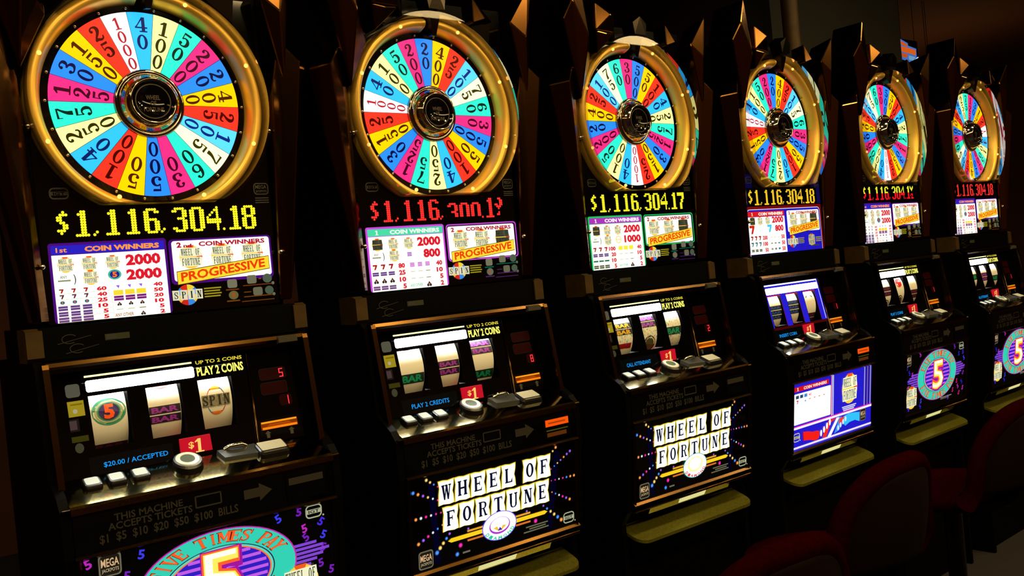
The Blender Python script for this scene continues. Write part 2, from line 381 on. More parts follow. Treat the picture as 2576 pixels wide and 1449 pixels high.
NUM = ['40', '100', '50', '200', '20', '400', '25', '100', '75', '60', '30', '500', '50', '100', '40', '250', '75', '125', '30', '150', '25', '1000']
WC = {'c': ((42, 176, 255), (8, 40, 120)), 'y': ((255, 250, 150), (60, 56, 0)), 't': ((38, 226, 190), (0, 50, 40)), 'm': ((232, 40, 118), (84, 0, 40)), 'b': ((36, 126, 250), (4, 14, 80)),
      'o': ((255, 190, 0), (96, 40, 0)), 'r': ((246, 48, 30), (90, 0, 0)), 'w': ((255, 255, 255), (236, 40, 60)), 's': ((80, 196, 255), (8, 50, 160)), 'p': ((255, 255, 196), (70, 66, 0))}
SEQ = 'cytmborsptmborcytmbo' + 'rw'
SEQ = ['c', 'y', 't', 'm', 'b', 'o', 'r', 's', 'p', 't', 'm', 'b', 'o', 'r', 'c', 'y', 't', 'm', 'b', 'o', 'r', 'w']
def g_wheel(rot):
    def b():
        g = G(lambda u, v, l: (u, .002 - .0009 * l, v)); R0, R1 = .09, .2655; st = 2 * PI / 22
        g.lathe([(.0, .004), (.285, .004), (.285, .02)], RINGB, n=96)
        for i in range(22):
            a = PI / 2 - (i - rot) * st; c, d = WC[SEQ[i]]
            arc = [(R1 * math.cos(a + st * (k / 6 - .5) * .985), R1 * math.sin(a + st * (k / 6 - .5) * .985)) for k in range(7)]
            inn = [(R0 * math.cos(a + st * (k / 3 - .5) * .95), R0 * math.sin(a + st * (k / 3 - .5) * .95)) for k in range(3, -1, -1)]
            g.P(arc + inn, c, 1, 1.5)
            n = len(NUM[i]); big = n < 4
            for k, ch in enumerate(NUM[i]):
                rr = (.230 - .050 * k) if big else (.236 - .0385 * k); hh = .043 if big else .034; ww = (.036 - .003 * k) if big else .025
                def tf(x, y, rr=rr, hh=hh, ww=ww, a=a):
                    er = rr + (y - .5) * hh; t = (x - .5) * ww
                    return (er * math.cos(a) + t * math.sin(a), er * math.sin(a) - t * math.cos(a))
                g.SG(ch, tf, d, 2, .6)
        return g
    return b
def g_pegs():
    g = G()
    for i in range(22):
        a = PI / 2 - (i + .5) * 2 * PI / 22; g.ball((.275 * math.cos(a), -.004, .275 * math.sin(a)), .0045, SILVER, 5)
    return g
def g_hub():
    g = G(); g.lathe([(.098, .0), (.099, -.01), (.095, -.016), (.088, -.017), (.085, -.014), (.083, -.019), (.066, -.052), (.062, -.054), (.058, -.05)], mat('hub_chrome', (150, 140, 125), .08, 1.0), n=72)
    return g
def g_hubface():
    g = G(panel_map(-.0425)); g.lathe([(.059, -.051), (.058, -.042), (.0, -.042)], GLOSS, n=48)
    GP = mat('hub_print', (60, 44, 20), .4)
    g.ring(0, 0, .05, .05, .003, GP, 1)
    for t, z in (('WHEEL', .004), ('OF', -.012), ('FORTUNE', -.03)): g.T(t, -.004 * len(t), .004 * len(t), z, z + .013, GP, 1)
    return g
def g_bezel():
    prof = [(.330, .014), (.3295, -.018), (.326, -.032), (.320, -.0405), (.314, -.0435), (.308, -.0435), (.302, -.041), (.297, -.034), (.2925, -.022), (.288, -.008), (.2845, .008)]
    return G().lathe(prof, BRASS, a0=PI / 2 + .045, a1=PI / 2 + 2 * PI - .095, n=150, clampz=-.288, cap=True)
def g_bulb(k):
    a = math.radians(22.5 + 45 * k)
    return lambda: G().ball((.309 * math.cos(a), -.0445, max(.309 * math.sin(a), -.27)), .0062, emi((255, 170, 80), 3.0), 8)
def g_coverwall():
    return G().lathe([(.330, -.024), (.3305, -.081)], COVER_W, n=120, clampz=-.288)
def g_coverfront():
    g = G(); n = 96
    pts = [(.340 * math.cos(2 * PI * i / n), -.0815, max(.340 * math.sin(2 * PI * i / n), -.288)) for i in range(n)]
    return g.add(pts, [list(range(n))], COVER_F)
def g_pointer():
    g = G()
    g.hull([(-.016, -.03, .335), (.036, -.03, .335), (-.012, -.07, .335), (.032, -.07, .335), (.003, -.055, .262), (.017, -.055, .262), (.003, -.02, .268), (.017, -.02, .268)], DARKCH)
    return g
def g_crest():
    g = G()
    g.hull([(-.03, -.03, .345), (.05, -.03, .345), (-.042, -.03, .40), (.062, -.03, .40), (.01, -.03, .43), (-.022, -.085, .347), (.042, -.085, .347), (-.03, -.085, .395), (.05, -.085, .395), (.01, -.09, .42)], DARKCH)
    return g
def g_arch():
    return G().lathe([(.334, .014), (.338, -.034), (.366, -.03), (.372, .014)], mat('arch_grey', (18, 18, 17), .35, .6), a0=math.radians(58), a1=math.radians(122), n=24, cap=True)
def g_column(sgn):
    q = (lambda p: p) if sgn < 0 else mir
    def b():
        g = G()
        lo = [(-.358, .06, -.598), (-.358, .004, -.598), (-.345, -.03, -.598), (-.318, -.004, -.598), (-.318, .06, -.598), (-.471, -.03, .124), (-.471, .08, .124), (-.42, -.092, .131), (-.345, -.04, .06), (-.335, -.01, .0), (-.335, .08, .0), (-.369, -.062, .198), (-.365, .08, .198)]
        g.hull([q(p) for p in lo], CHROME, .003)
        up = [(-.372, -.070, .19), (-.338, -.062, .07), (-.33, .05, .07), (-.424, -.094, .368), (-.42, .05, .368), (-.40, -.13, .44), (-.352, -.12, .55), (-.35, .05, .55), (-.262, -.05, .22), (-.262, .05, .22), (-.275, -.06, .46), (-.275, .05, .46), (-.325, -.125, .30)]
        if sgn > 0: up = [(.41, -.10, .455), (.43, -.09, .42), (.335, -.075, .335), (.39, -.095, .28), (.389, -.06, .2), (.40, -.06, .05), (.42, .03, .43), (.36, .03, .33), (.40, .03, .06), (.44, -.02, .24)]
        g.hull([q(p) if sgn < 0 else p for p in up], CHROME, .003)
        for z in (-.075, -.45): x, y, zz = q((-.327, -.024, z)); g.ball((x, y, zz), .008, SILVER, 6)
        return g
    return b
def g_shard(sgn):
    def b():
        g = G()
        if sgn < 0:
            g.hull([(-.252, -.093, .337), (-.154, -.094, .334), (-.237, -.072, .255), (-.235, .0, .26), (-.16, .0, .34), (-.25, .0, .34), (-.21, -.11, .325)], CHROME, .0025)
            g.hull([(-.252, -.093, .341), (-.154, -.094, .338), (-.19, -.12, .40), (-.24, -.09, .45), (-.13, -.07, .43), (-.13, 0, .43), (-.25, 0, .45), (-.25, 0, .341), (-.154, 0, .338)], CHROME, .0025)
            g.hull([(-.150, -.08, .350), (-.118, -.06, .318), (-.105, -.05, .42), (-.13, -.07, .44), (-.12, 0, .32), (-.11, 0, .43)], DARKCH)
        else:
            g.hull([(.153, -.097, .310), (.163, -.09, .400), (.272, -.05, .335), (.20, -.105, .325), (.16, -.02, .31), (.16, -.02, .39), (.27, -.01, .335)], CHROME, .0025)
            g.hull([(.165, -.05, .318), (.268, -.04, .328), (.262, -.03, .25), (.27, .0, .25), (.17, .0, .31), (.275, .0, .33)], DARKCH)
        return g
    return b
def g_endcap(sgn):
    q = (lambda p: p) if sgn < 0 else mir
    return lambda: G().hull([q((x, y, z)) for x in (-.386, -.345) for y, z in ((-.014, -.612), (-.036, -.62), (-.036, -.69), (-.02, -.702), (.08, -.702), (.08, -.612))], DULL)
def g_nameplate():
    g = G(panel_map(-.03)); g.R(-.19, -.125, -.662, -.645, mat('green_plate', (36, 42, 14), .5), 1); g.R(-.188, -.16, -.660, -.647, mat('plate_grey', (44, 44, 44), .5), 2)
    SCR = mat('script_print', (30, 24, 12), .5)
    g.mp = panel_map(-.0312)
    for k, (u, v) in enumerate(((-.28, -.648), (-.262, -.675))):
        g.ring(u, v, .02, .013, .0022, SCR, 1, a0=.6, a1=5.4); g.P([(u - .03, v - .012), (u + .055, v + .004), (u + .055, v + .0055), (u - .03, v - .010)], SCR, 1.2)
    return g

# ---------------- LED jackpot digits, 10 rows
LED = {
 '0': ['.XXXX.', 'XX..XX', 'XX..XX', 'XX..XX', 'XX..XX', 'XX..XX', 'XX..XX', 'XX..XX', 'XX..XX', '.XXXX.'],
 '1': ['..XX.', '.XXX.', '..XX.', '..XX.', '..XX.', '..XX.', '..XX.', '..XX.', '..XX.', 'XXXXX'],
 '3': ['.XXXX.', 'XX..XX', '....XX', '....XX', '..XXX.', '....XX', '....XX', '....XX', 'XX..XX', '.XXXX.'],
 '4': ['....X.', '...XX.', '..X.X.', '.X..X.', 'X...X.', 'XXXXXX', 'XXXXXX', '....X.', '....X.', '....X.'],
 '6': ['.XXXX.', 'XX..XX', 'XX....', 'XX....', 'XXXXX.', 'XX..XX', 'XX..XX', 'XX..XX', 'XX..XX', '.XXXX.'],
 '7': ['XXXXXX', 'XXXXXX', '....XX', '....XX', '...XX.', '...XX.', '..XX..', '..XX..', '..XX..', '..XX..'],
 '8': ['.XXXX.', 'XX..XX', 'XX..XX', 'XX..XX', '.XXXX.', 'XX..XX', 'XX..XX', 'XX..XX', 'XX..XX', '.XXXX.'],
 '9': ['.XXXX.', 'XX..XX', 'XX..XX', 'XX..XX', '.XXXXX', '....XX', '....XX', '....XX', 'XX..XX', '.XXXX.'],
 '$': ['..X.', '.XXX', 'XX..', 'XX..', '.XX.', '..XX', '..XX', 'XXX.', '.X..', '....'],
 ',': ['..', '..', '..', '..', '..', '..', '..', '..', '.X', 'X.'], '.': ['.', '.', '.', '.', '.', '.', '.', '.', '.', 'X'],
 'h': ['......', '......', '.XXXX.', 'XX..XX', 'XX..XX', 'XX..XX', 'XX..XX', 'XX..XX', 'XX..XX', '......'],
 'g': ['......', '......', '.XXXX.', 'XX..XX', '....XX', '....XX', '..XXX.', '....XX', '....XX', '......'],
 'q': ['..XX.', '...XX', '...XX', 'XX.XX', '.XXX.', '..X..', '.....', '..X..', '.XX..', '.....'],
 'v': ['X...X', 'XX.XX', '.XXX.', '..X..', '.....', '.....', '.XXX.', 'X..X.', '..X..', '.XXXX']}
LEDX = [-.262, -.214, -.166, -.137, -.083, -.028, .022, .05, .106, .162, .212, .2205, .263]
def g_led(txt, mode):
    def b():
        g = G(panel_map(.004)); g.R(-.285, .305, -.379, -.292, GLOSS, .5)
        xs = [-.272, -.226, -.181, -.147, -.092, -.042, .002, .038, .089, .139, .186, .206, .248]
        px, pz = .0073, .0072
        DIM = mat('led_off', (14, 13, 6), .5)
        for ci, ch in enumerate(txt):
            for r, row in enumerate(LED[ch]):
                for k, c in enumerate(row):
                    if c != 'X': continue
                    u = xs[ci] + k * px; v = -.3035 - r * pz
                    cc = {'y': (250, 245, 40), 'r': (255, 50, 45), 'a': (255, 205, 40)}.get(mode) or ((240, 245, 50) if r < 5 else (255, 20, 40))
                    g.E(u, v, .0042, .0042, cc, 1, 1.0, 8)
        return g
    return b

# ---------------- little printed symbols
def sym_wof(g, u, v, a, l=3, dark=False, e=1.0):     # small board logo over a yellow-red oval; a = half width
    g.E(u, v, a * .98, a * 1.02, (250, 200, 60), l, e, 20); g.P([(u + a * .5, v - a * .6), (u + a * 1.02, v), (u + a * .5, v + a * .6)], (220, 50, 30), l + .2, e)
    g.P([(u - a * .35, v + a * 1.02), (u + a * .35, v + a * 1.02), (u + a * .2, v + a * .7), (u - a * .2, v + a * .7)], (230, 90, 30), l + .2, e)
    bc = (70, 74, 58) if dark else (236, 238, 200); tc = (20, 24, 16) if dark else (52, 60, 44)
    g.P([(u - a * .92, v + a * .06), (u + a * .92, v + a * .06), (u + a * .86, v + a * .8), (u - a * .86, v + a * .8)], bc, l + .4, e)
    g.P([(u - a * .88, v - a * .8), (u + a * .88, v - a * .8), (u + a * .92, v - a * .02), (u - a * .92, v - a * .02)], bc, l + .4, e)
    for txt, z0, z1, w_ in (('WHEEL OF', .14, .72, .82), ('FORTUNE', -.72, -.1, .8)):
        n = len(txt)
        for i, ch in enumerate(txt):
            if ch == ' ': continue
            x0 = u - a * w_ + 2 * a * w_ * i / n
            g.SG(ch, lambda x, y, x0=x0, n=n: (x0 + x * 2 * a * w_ / n * .9, v + a * (z0 + (z1 - z0) * y)), tc, l + .7, e)
def sym_bar(g, u, v, a, c, n=1, l=3, d=(20, 20, 30)):
    for k in range(n):
        z = v + (n - 1) * a * .28 - k * a * .56
        g.R(u - a, u + a, z - a * .24, z + a * .24, d if n == 1 else c, l); 
        if a > .02: g.T('BAR', u - a * .8, u + a * .8, z - a * .17, z + a * .17, c if n == 1 else d, l + .5)
def sym_seven(g, u, v, a, c, l=3):
    g.P([(u - a, v + a), (u + a, v + a), (u + a, v + a * .6), (u + a * .2, v - a), (u - a * .5, v - a), (u + a * .1, v + a * .4), (u - a, v + a * .4)], c, l)
def sym_cherry(g, u, v, a, l=3, c=(40, 40, 34)):
    g.E(u - a * .5, v - a * .4, a * .5, a * .5, c, l, 1, 10); g.E(u + a * .5, v - a * .4, a * .5, a * .5, c, l, 1, 10); g.P([(u - a * .6, v), (u, v + a), (u + a * .7, v)], (120, 40, 30), l)
def sym_five(g, u, v, a, l=3):
    g.E(u, v, a, a * .8, (60, 180, 150), l, 1, 20); g.E(u, v, a * .72, a * .58, (40, 30, 140), l + .2, 1, 20); g.T('5', u - a * .35, u + a * .35, v - a * .45, v + a * .45, (255, 120, 20), l + .5, bold=.04)
def sym_spin(g, u, v, a, l=3, e=1.0):     # wheel burst with S P I N tiles, a = half width of the tiles
    cols = [(60, 140, 255), (255, 230, 60), (230, 50, 30), (40, 160, 255), (255, 200, 60), (220, 40, 30), (60, 150, 255), (255, 220, 70)]
    for k in range(8):
        q0, q1 = PI * k / 4, PI * (k + 1) / 4
        g.P([(u, v)] + [(u + a * .68 * math.cos(q0 + (q1 - q0) * t / 3), v + a * .68 * math.sin(q0 + (q1 - q0) * t / 3)) for t in range(4)], cols[k], l, e)
    for i, ch in enumerate('SPIN'):
        x0 = u - a + i * a / 2
        g.P([(x0 + a * .02, v - a * .3), (x0 + a * .47, v - a * .32), (x0 + a * .48, v + a * .32), (x0 + a * .02, v + a * .34)], (240, 240, 205), l + .4, e)
        g.SG(ch, lambda x, y, x0=x0: (x0 + a * (.1 + .3 * x), v + a * (-.22 + .45 * y)), (30, 34, 26), l + .7, e)

PAY = {  # per machine scheme: border, header colour, header text colour, second prize
 'violet': dict(bd=(70, 10, 120), hd=(40, 30, 190), ht=(255, 150, 60), second='2000'),
 'teal': dict(bd=(196, 70, 220), hd=(70, 215, 165), ht=(235, 255, 240), second='800'),
 'green': dict(bd=(20, 190, 90), hd=(165, 50, 185), ht=(255, 240, 255), second='1000'),
 'blue': dict(bd=(30, 22, 190), hd=(210, 24, 30), ht=(255, 240, 220), second='800')}
RED = (214, 26, 44)
def g_pay(kind):
    p = PAY[kind]
    def b():
        g = G(panel_map(.004)); u0, u1, v0, v1 = -.297, .003, -.604, -.394
        if kind == 'blue':
            g.R(-.31, .336, -.606, -.378, (150, 14, 20), .7, .5)
            for q0, q1 in ((-.318, -.287), (.307, .338)): g.R(q0, q1, -.374, -.29, (16, 10, 90), 1, .7)
            for q0, q1 in ((-.318, -.24), (.26, .338)): g.R(q0, q1, -.289, -.225, (12, 8, 80), .6, .5)
            g.RR(-.3, .322, -.625, -.391, .02, (225, 225, 235), 1); g.RR(-.297, .319, -.6255, -.394, .018, p['bd'], 1.3)
            g.R(-.3, .33, -.62, -.6055, GLOSS, 6)
            v1 -= .008
        else:
            g.RR(u0 - .007, u1 + .007, v0, v1 + .007, .008, p['bd'], 1)
        g.R(u0, u1, v1 - .024, v1, p['hd'], 2); g.R(u0, u1, v0, v1 - .026, WHITE, 2, 1.15)
        if kind == 'violet': g.T('1st', u0 + .012, u0 + .04, v1 - .019, v1 - .006, p['ht'], 3)
        else: g.SG('1', lambda x, y: (u0 + .026 + .018 * x, v1 - .02 + .015 * y), p['ht'], 3)
        g.T('COIN WINNERS', u0 + .085, u1 - .014, v1 - .02, v1 - .005, p['ht'], 3, bold=.05)
        for k in range(3): sym_wof(g, u0 + .033 + k * .061, -.447, .021 - .001 * k, 3, dark=(k == 0 and kind != 'violet'))
        def num(t, x1, z0, z1, w_=None, c=RED, bold=.05):
            w_ = w_ or (z1 - z0) * .62 * len(t); g.T(t, x1 - w_, x1, z0, z1, c, 4, bold=bold)
        num('2000', -.011, -.46, -.428, .096); num(p['second'], -.016 if len(p['second']) < 4 else -.011, -.501, -.470, .028 * len(p['second']) - .014)
        if kind == 'blue':
            sym_seven(g, -.272, -.487, .02, (200, 30, 24)); sym_seven(g, -.13, -.485, .018, (60, 200, 240))
            for r, (a, c) in enumerate((('200', (150, 26, 26)), ('100', (40, 110, 120)), ('50', (40, 60, 46)))):
                z = -.528 - r * .029
                for k in range(3): (sym_seven(g, -.278 + k * .031, z, .01, c) if r < 2 else sym_bar(g, -.278 + k * .031, z, .011, (70, 80, 60), 2, 3, (40, 40, 40)))
                num(a, -.155, z - .01, z + .01, .013 * len(a)); num('50', -.012, z - .01, z + .01, .028)
                g.R(-.295, .0, z - .0155, z - .0148, (150, 150, 110), 3)
                for k in range(3): g.R(-.13 + k * .03, -.114 + k * .03, z - .003, z + (.003 if r < 2 else .006), ((150, 150, 120), (120, 130, 110), (30, 120, 150))[k] if r else (230, 225, 210), 3)
            return g
        g.T('ANY', u0 + .016, u0 + .034, -.484, -.476, (120, 130, 90), 3); g.R(u0 + .01, u0 + .042, -.492, -.488, (130, 140, 100), 3); g.T(')', u0 + .05, u0 + .056, -.502, -.474, (70, 80, 60), 3)
        sym_wof(g, -.203, -.486, .02, 3)
        if kind == 'violet': sym_five(g, -.14, -.482, .018)
        elif kind == 'teal': sym_bar(g, -.142, -.485, .009, (170, 120, 200), 3, 3, (200, 180, 230))
        else: g.ring(-.142, -.486, .016, .016, .004, (250, 215, 130), 3); g.T('BAR', -.155, -.129, -.49, -.482, (240, 200, 110), 3)
        rows = {'violet': [('60', '40'), ('40', '50'), ('25', '20'), ('10', '10'), ('5', '5'), ('5', '2')], 'teal': [('80', '40'), ('25', '10'), ('10', '5'), ('5', '2')], 'green': [('100', '40'), ('20', '10'), ('10', '5'), ('5', '2')]}[kind]
        nR = len(rows); dz = .094 / nR
        for r, (a, c_) in enumerate(rows):
            z = -.51 - dz * (r + .5); h_ = min(dz * .36, .0105)
            num(a, -.165, z - h_, z + h_, .012 * len(a) + .002); num(c_, -.012, z - h_, z + h_, .012 * len(c_) + .002)
            g.R(u0, -.155, z - dz * .5, z - dz * .5 + .0007, (170, 170, 120), 3)
            for k in range(3):
                u = -.281 + k * .031; u2 = -.135 + k * .031
                if r == 0: sym_seven(g, u, z, h_, (170, 24, 24))
                elif r == 1 and kind == 'violet': sym_seven(g, u, z, h_, (90, 40, 60))
                elif kind == 'violet' and r == 2: sym_five(g, u, z, h_ * 1.1)
                elif r == nR - 1: sym_bar(g, u, z, .013, (110, 70, 130) if kind != 'green' else (90, 96, 70), 2, 3, (60, 50, 70))
                elif r == nR - 2 and kind == 'teal': sym_cherry(g, u, z, h_ * 1.1)
                elif kind == 'green' and r == 2: sym_bar(g, u, z, .013, (50, 150, 100), 1, 3, (40, 110, 80))
                else: sym_bar(g, u, z, .012, (96, 60, 130), 2, 3, (70, 50, 90))
                if r == 0: 
                    if kind == 'green': g.R(u2 - .012, u2 + .012, z - .008, z + .008, (250, 230, 60), 3)
                    elif kind == 'teal': sym_bar(g, u2, z, .009, (200, 120, 210), 3, 3, (180, 110, 200))
                    else: g.P([(u2 - .005, z + .005), (u2 + .005, z + .005), (u2 + .002, z - .004)], (150, 90, 220), 3)
                elif kind == 'violet' and r == 1: g.R(u2 - .013, u2 + .013, z - .007, z + .007, (240, 215, 50), 3)
                elif kind == 'violet' and r == 2: sym_bar(g, u2, z, .013, (120, 30, 120), 2, 3, (90, 30, 100))
                elif kind == 'violet' and r == 3: sym_cherry(g, u2, z, h_ * 1.1)
                elif r == nR - 1:
                    if k == 2: sym_cherry(g, u2, z, h_ * 1.2, c=(40, 54, 40))
                    elif k == 0: g.T('ANY OTHER', u2 - .014, u2 + .036, z - .005, z + .005, (170, 110, 60) if kind == 'violet' else (80, 200, 150), 3)
                elif r > 0: g.R(u2 - .009, u2 + .009, z - .0015, z + .0015, (200, 210, 170) if k < 2 else (150, 150, 100), 3)
        g.R(-.153, -.1522, v0, -.512 - dz, (190, 190, 140), 3)
        return g
    return b
def g_prog(kind):
    p = PAY[kind]
    def b():
        g = G(panel_map(.004)); u0, u1, v0, v1 = .018, .322, -.522, -.396
        if kind == 'blue': v0, v1, u1 = -.515, -.402, .308
        if kind in ('teal', 'green'): g.RR(u0, u1 + .012, v0, v1 + .006, .012, p['bd'], 2); g.RR(u0 + .004, u1 + .008, v0 + .004, v1 + .002, .01, (30, 10, 40) if kind == 'teal' else (6, 40, 20), 2.2)
        elif kind == 'violet': g.RR(u0 - .003, u1 + .006, v0 - .003, v1 + .003, .012, p['bd'], 2)
        g.RR(u0 + .006, u1, v0 + .006, v1 - .002, .008, WHITE, 2.5, 1.15)
        T2 = (170, 20, 50)
        g.T('2', u0 + .02, u0 + .034, v1 - .022, v1 - .006, T2, 3.4, bold=.05)
        if kind == 'violet': g.T('nd', u0 + .04, u0 + .064, v1 - .022, v1 - .012, T2, 3.4, bold=.04)
        g.T('COIN WINNERS', u0 + .085, u1 - .014, v1 - .021, v1 - .007, T2, 3.4, bold=.04)
        for k in range(3): sym_wof(g, .077 + k * .094 * (u1 - .018) / .304, -.447 - (v1 + .396) * -.5, .034, 3, dark=(k == 2 and kind != 'violet'))
        q = [(u0 + .014, -.525), (u1 - .008, -.496), (u1 - .008, -.459), (u0 + .014, -.489)]
        g.P([(a - .0015 if i in (0, 3) else a + .0015, c - .002 if i < 2 else c + .002) for i, (a, c) in enumerate(q)], (90, 60, 0), 5.2); g.P(q, (255, 216, 50), 5.6)
        def tf(x, y):
            a = u0 + .024 + (u1 - u0 - .045) * x; t = (a - u0 - .014) / (u1 - u0 - .022)
            return (a, -.525 + .029 * t + .006 + y * .027)
        g.T('PROGRESSIVE', 0, 0, 0, 0, (226, 60, 8), 6.2, bold=.03, tf=tf)
        # SPIN legend and the small print below
        sym_spin(g, .057, -.557, .045, 3, .75)
        YT = (150, 140, 20)
        for k in range(4): g.R(.106, .158 - .004 * (k % 2), -.545 - .008 * k, -.541 - .008 * k, YT, 3)
        if kind == 'blue':
            sym_wof(g, .225, -.555, .03, 3, False, .55)
            for k in range(3): g.R(.262, .31, -.548 - .009 * k, -.543 - .009 * k, YT, 3)
            g.R(.222, .29, -.588, -.582, (60, 60, 40), 3)
        else:
            lc = {'violet': (120, 70, 20), 'teal': (90, 40, 110), 'green': (70, 30, 110)}[kind]; l2 = {'violet': (120, 60, 20), 'teal': (10, 110, 90), 'green': (10, 110, 80)}[kind]
            gc = (128, 128, 104)
            g.RR(.178, .208, -.548, -.522, .006, gc, 3, .7); g.RR(.24, .27, -.54, -.514, .006, gc, 3, .6); g.E(.305, -.527, .015, .014, (90, 110, 90), 3, .6); g.R(.277, .286, -.528, -.525, lc, 3)
            g.E(.194, -.57, .015, .013, (100, 120, 100) if kind != 'violet' else (110, 110, 60), 3, .7); g.T('5' if kind == 'violet' else 'o', .189, .199, -.576, -.564, (190, 60, 20), 4)
            g.RR(.256, .286, -.577, -.552, .006, gc, 3, .5); g.E(.308, -.564, .014, .013, (90, 110, 90), 3, .5)
            for z, c in ((-.552, l2), (-.586, lc)): g.R(.172, .212, z - .003, z + .001, c, 3, .7); g.R(.226, .325, z + .006, z + .009, c, 3, .7); g.E(.322, z + .009, .005, .005, gc, 3, .6, 10)
            g.R(.227, .25, -.566, -.563, lc, 3, .6); g.R(.218, .322, -.5935, -.591, lc, 3, .6)
        return g
    return b

# ---------------- reel section
RZ, RS, RY = -.76, .2, -.022
def ry(z): return RY + RS * (z - RZ)
REELU = ((-.249, -.148), (-.098, -.002), (.048, .148))
RV0, RV1 = -.948, -.808
def g_mask(kind):
    def b():
        mp = lambda u, v, l: (u, ry(v) - .0009 * l, v); g = G(mp)
        top, bot = -.722, -1.03
        col_ = GLOSS if kind != 'blue' else None
        def cell(a, b_, c, d, m=None):
            g.add([mp(a, c, 0), mp(b_, c, 0), mp(b_, d, 0), mp(a, d, 0)], [(0, 1, 2, 3)], m or GLOSS)
        xs = [-.352] + [x for r in REELU for x in r] + [.372]
        cell(-.352, .372, RV1, top); cell(-.352, .372, bot, RV0)
        for i in range(0, 8, 2): cell(xs[i], xs[i + 1], RV0, RV1)
        if kind == 'blue':
            BL = (34, 28, 205)
            g.R(-.262, .2, RV1 + .004, -.752, BL, .5); g.R(-.262, -.252, RV0 - .01, RV1 + .004, BL, .5)
            for a, b_ in ((-.145, -.101), (.001, .045)): g.R(a, b_, RV0 - .014, RV1 + .006, BL, .5)
            g.R(.151, .2, RV0 - .006, RV1 + .006, BL, .5); g.R(-.262, .2, RV0 - .018, RV0 - .006, (80, 6, 10), .6, .6)
            for a, b_ in REELU: g.R(a - .002, b_ + .003, RV1 - .001, RV1 + .004, (190, 20, 40), .8); g.R(b_, b_ + .003, RV0, RV1, (110, 20, 60), .8)
        for a, b_ in REELU: # window returns
            for x in (a, b_): g.add([(x, ry(RV0), RV0), (x, ry(RV1), RV1), (x, .03, RV1), (x, .03, RV0)], [(0, 1, 2, 3)], BLACK)
        return g
    return b
def g_lightbar(kind):
    def b():
        g = G(lambda u, v, l: (u, ry(v) - .0009 * l, v)); e = 12.0
        if kind == 'blue':
            g.RR(-.254, .19, -.799, -.769, .006, (255, 255, 255), 1.5, e); g.R(-.262, .19, -.759, -.753, (235, 235, 255), 1.5, 2.5); g.R(.186, .19, -.95, -.76, (200, 200, 255), 1.5, 1.5)
        else:
            g.RR(-.251, .043, -.797, -.766, .006, (255, 255, 255), 1, e); g.R(-.252, .04, -.757, -.752, (255, 255, 170), 1, 1.6)
        return g
    return b
def g_coinsign():
    g = G(lambda u, v, l: (u, ry(v) - .0009 * l, v))
    g.T('PLAY 2 COINS', .051, .19, -.796, -.770, (255, 250, 110), 1, 1.2, bold=.03)
    g.T('UP TO 2 COINS', .051, .19, -.762, -.7515, (235, 215, 60), 1, bold=.02)
    return g
def g_paystrip():
    g = G(lambda u, v, l: (u, ry(v) - .0009 * l, v))
    g.RR(-.303, -.267, -.805, -.770, .008, (96, 96, 80), 1, .6); g.R(-.303, -.262, -.856, -.815, (170, 150, 30), 1, .7); g.E(-.286, -.842, .006, .006, (190, 190, 160), 2, .6); g.R(-.296, -.266, -.826, -.822, (110, 96, 10), 2)
    g.R(-.304, -.286, -.89, -.866, (80, 60, 64), 1, .6); g.R(-.304, -.28, -.895, -.862, (22, 16, 12), .6); g.R(-.304, -.262, -.923, -.908, (50, 48, 6), 1); g.E(-.288, -.939, .011, .013, (70, 70, 50), 1, .6)
    return g
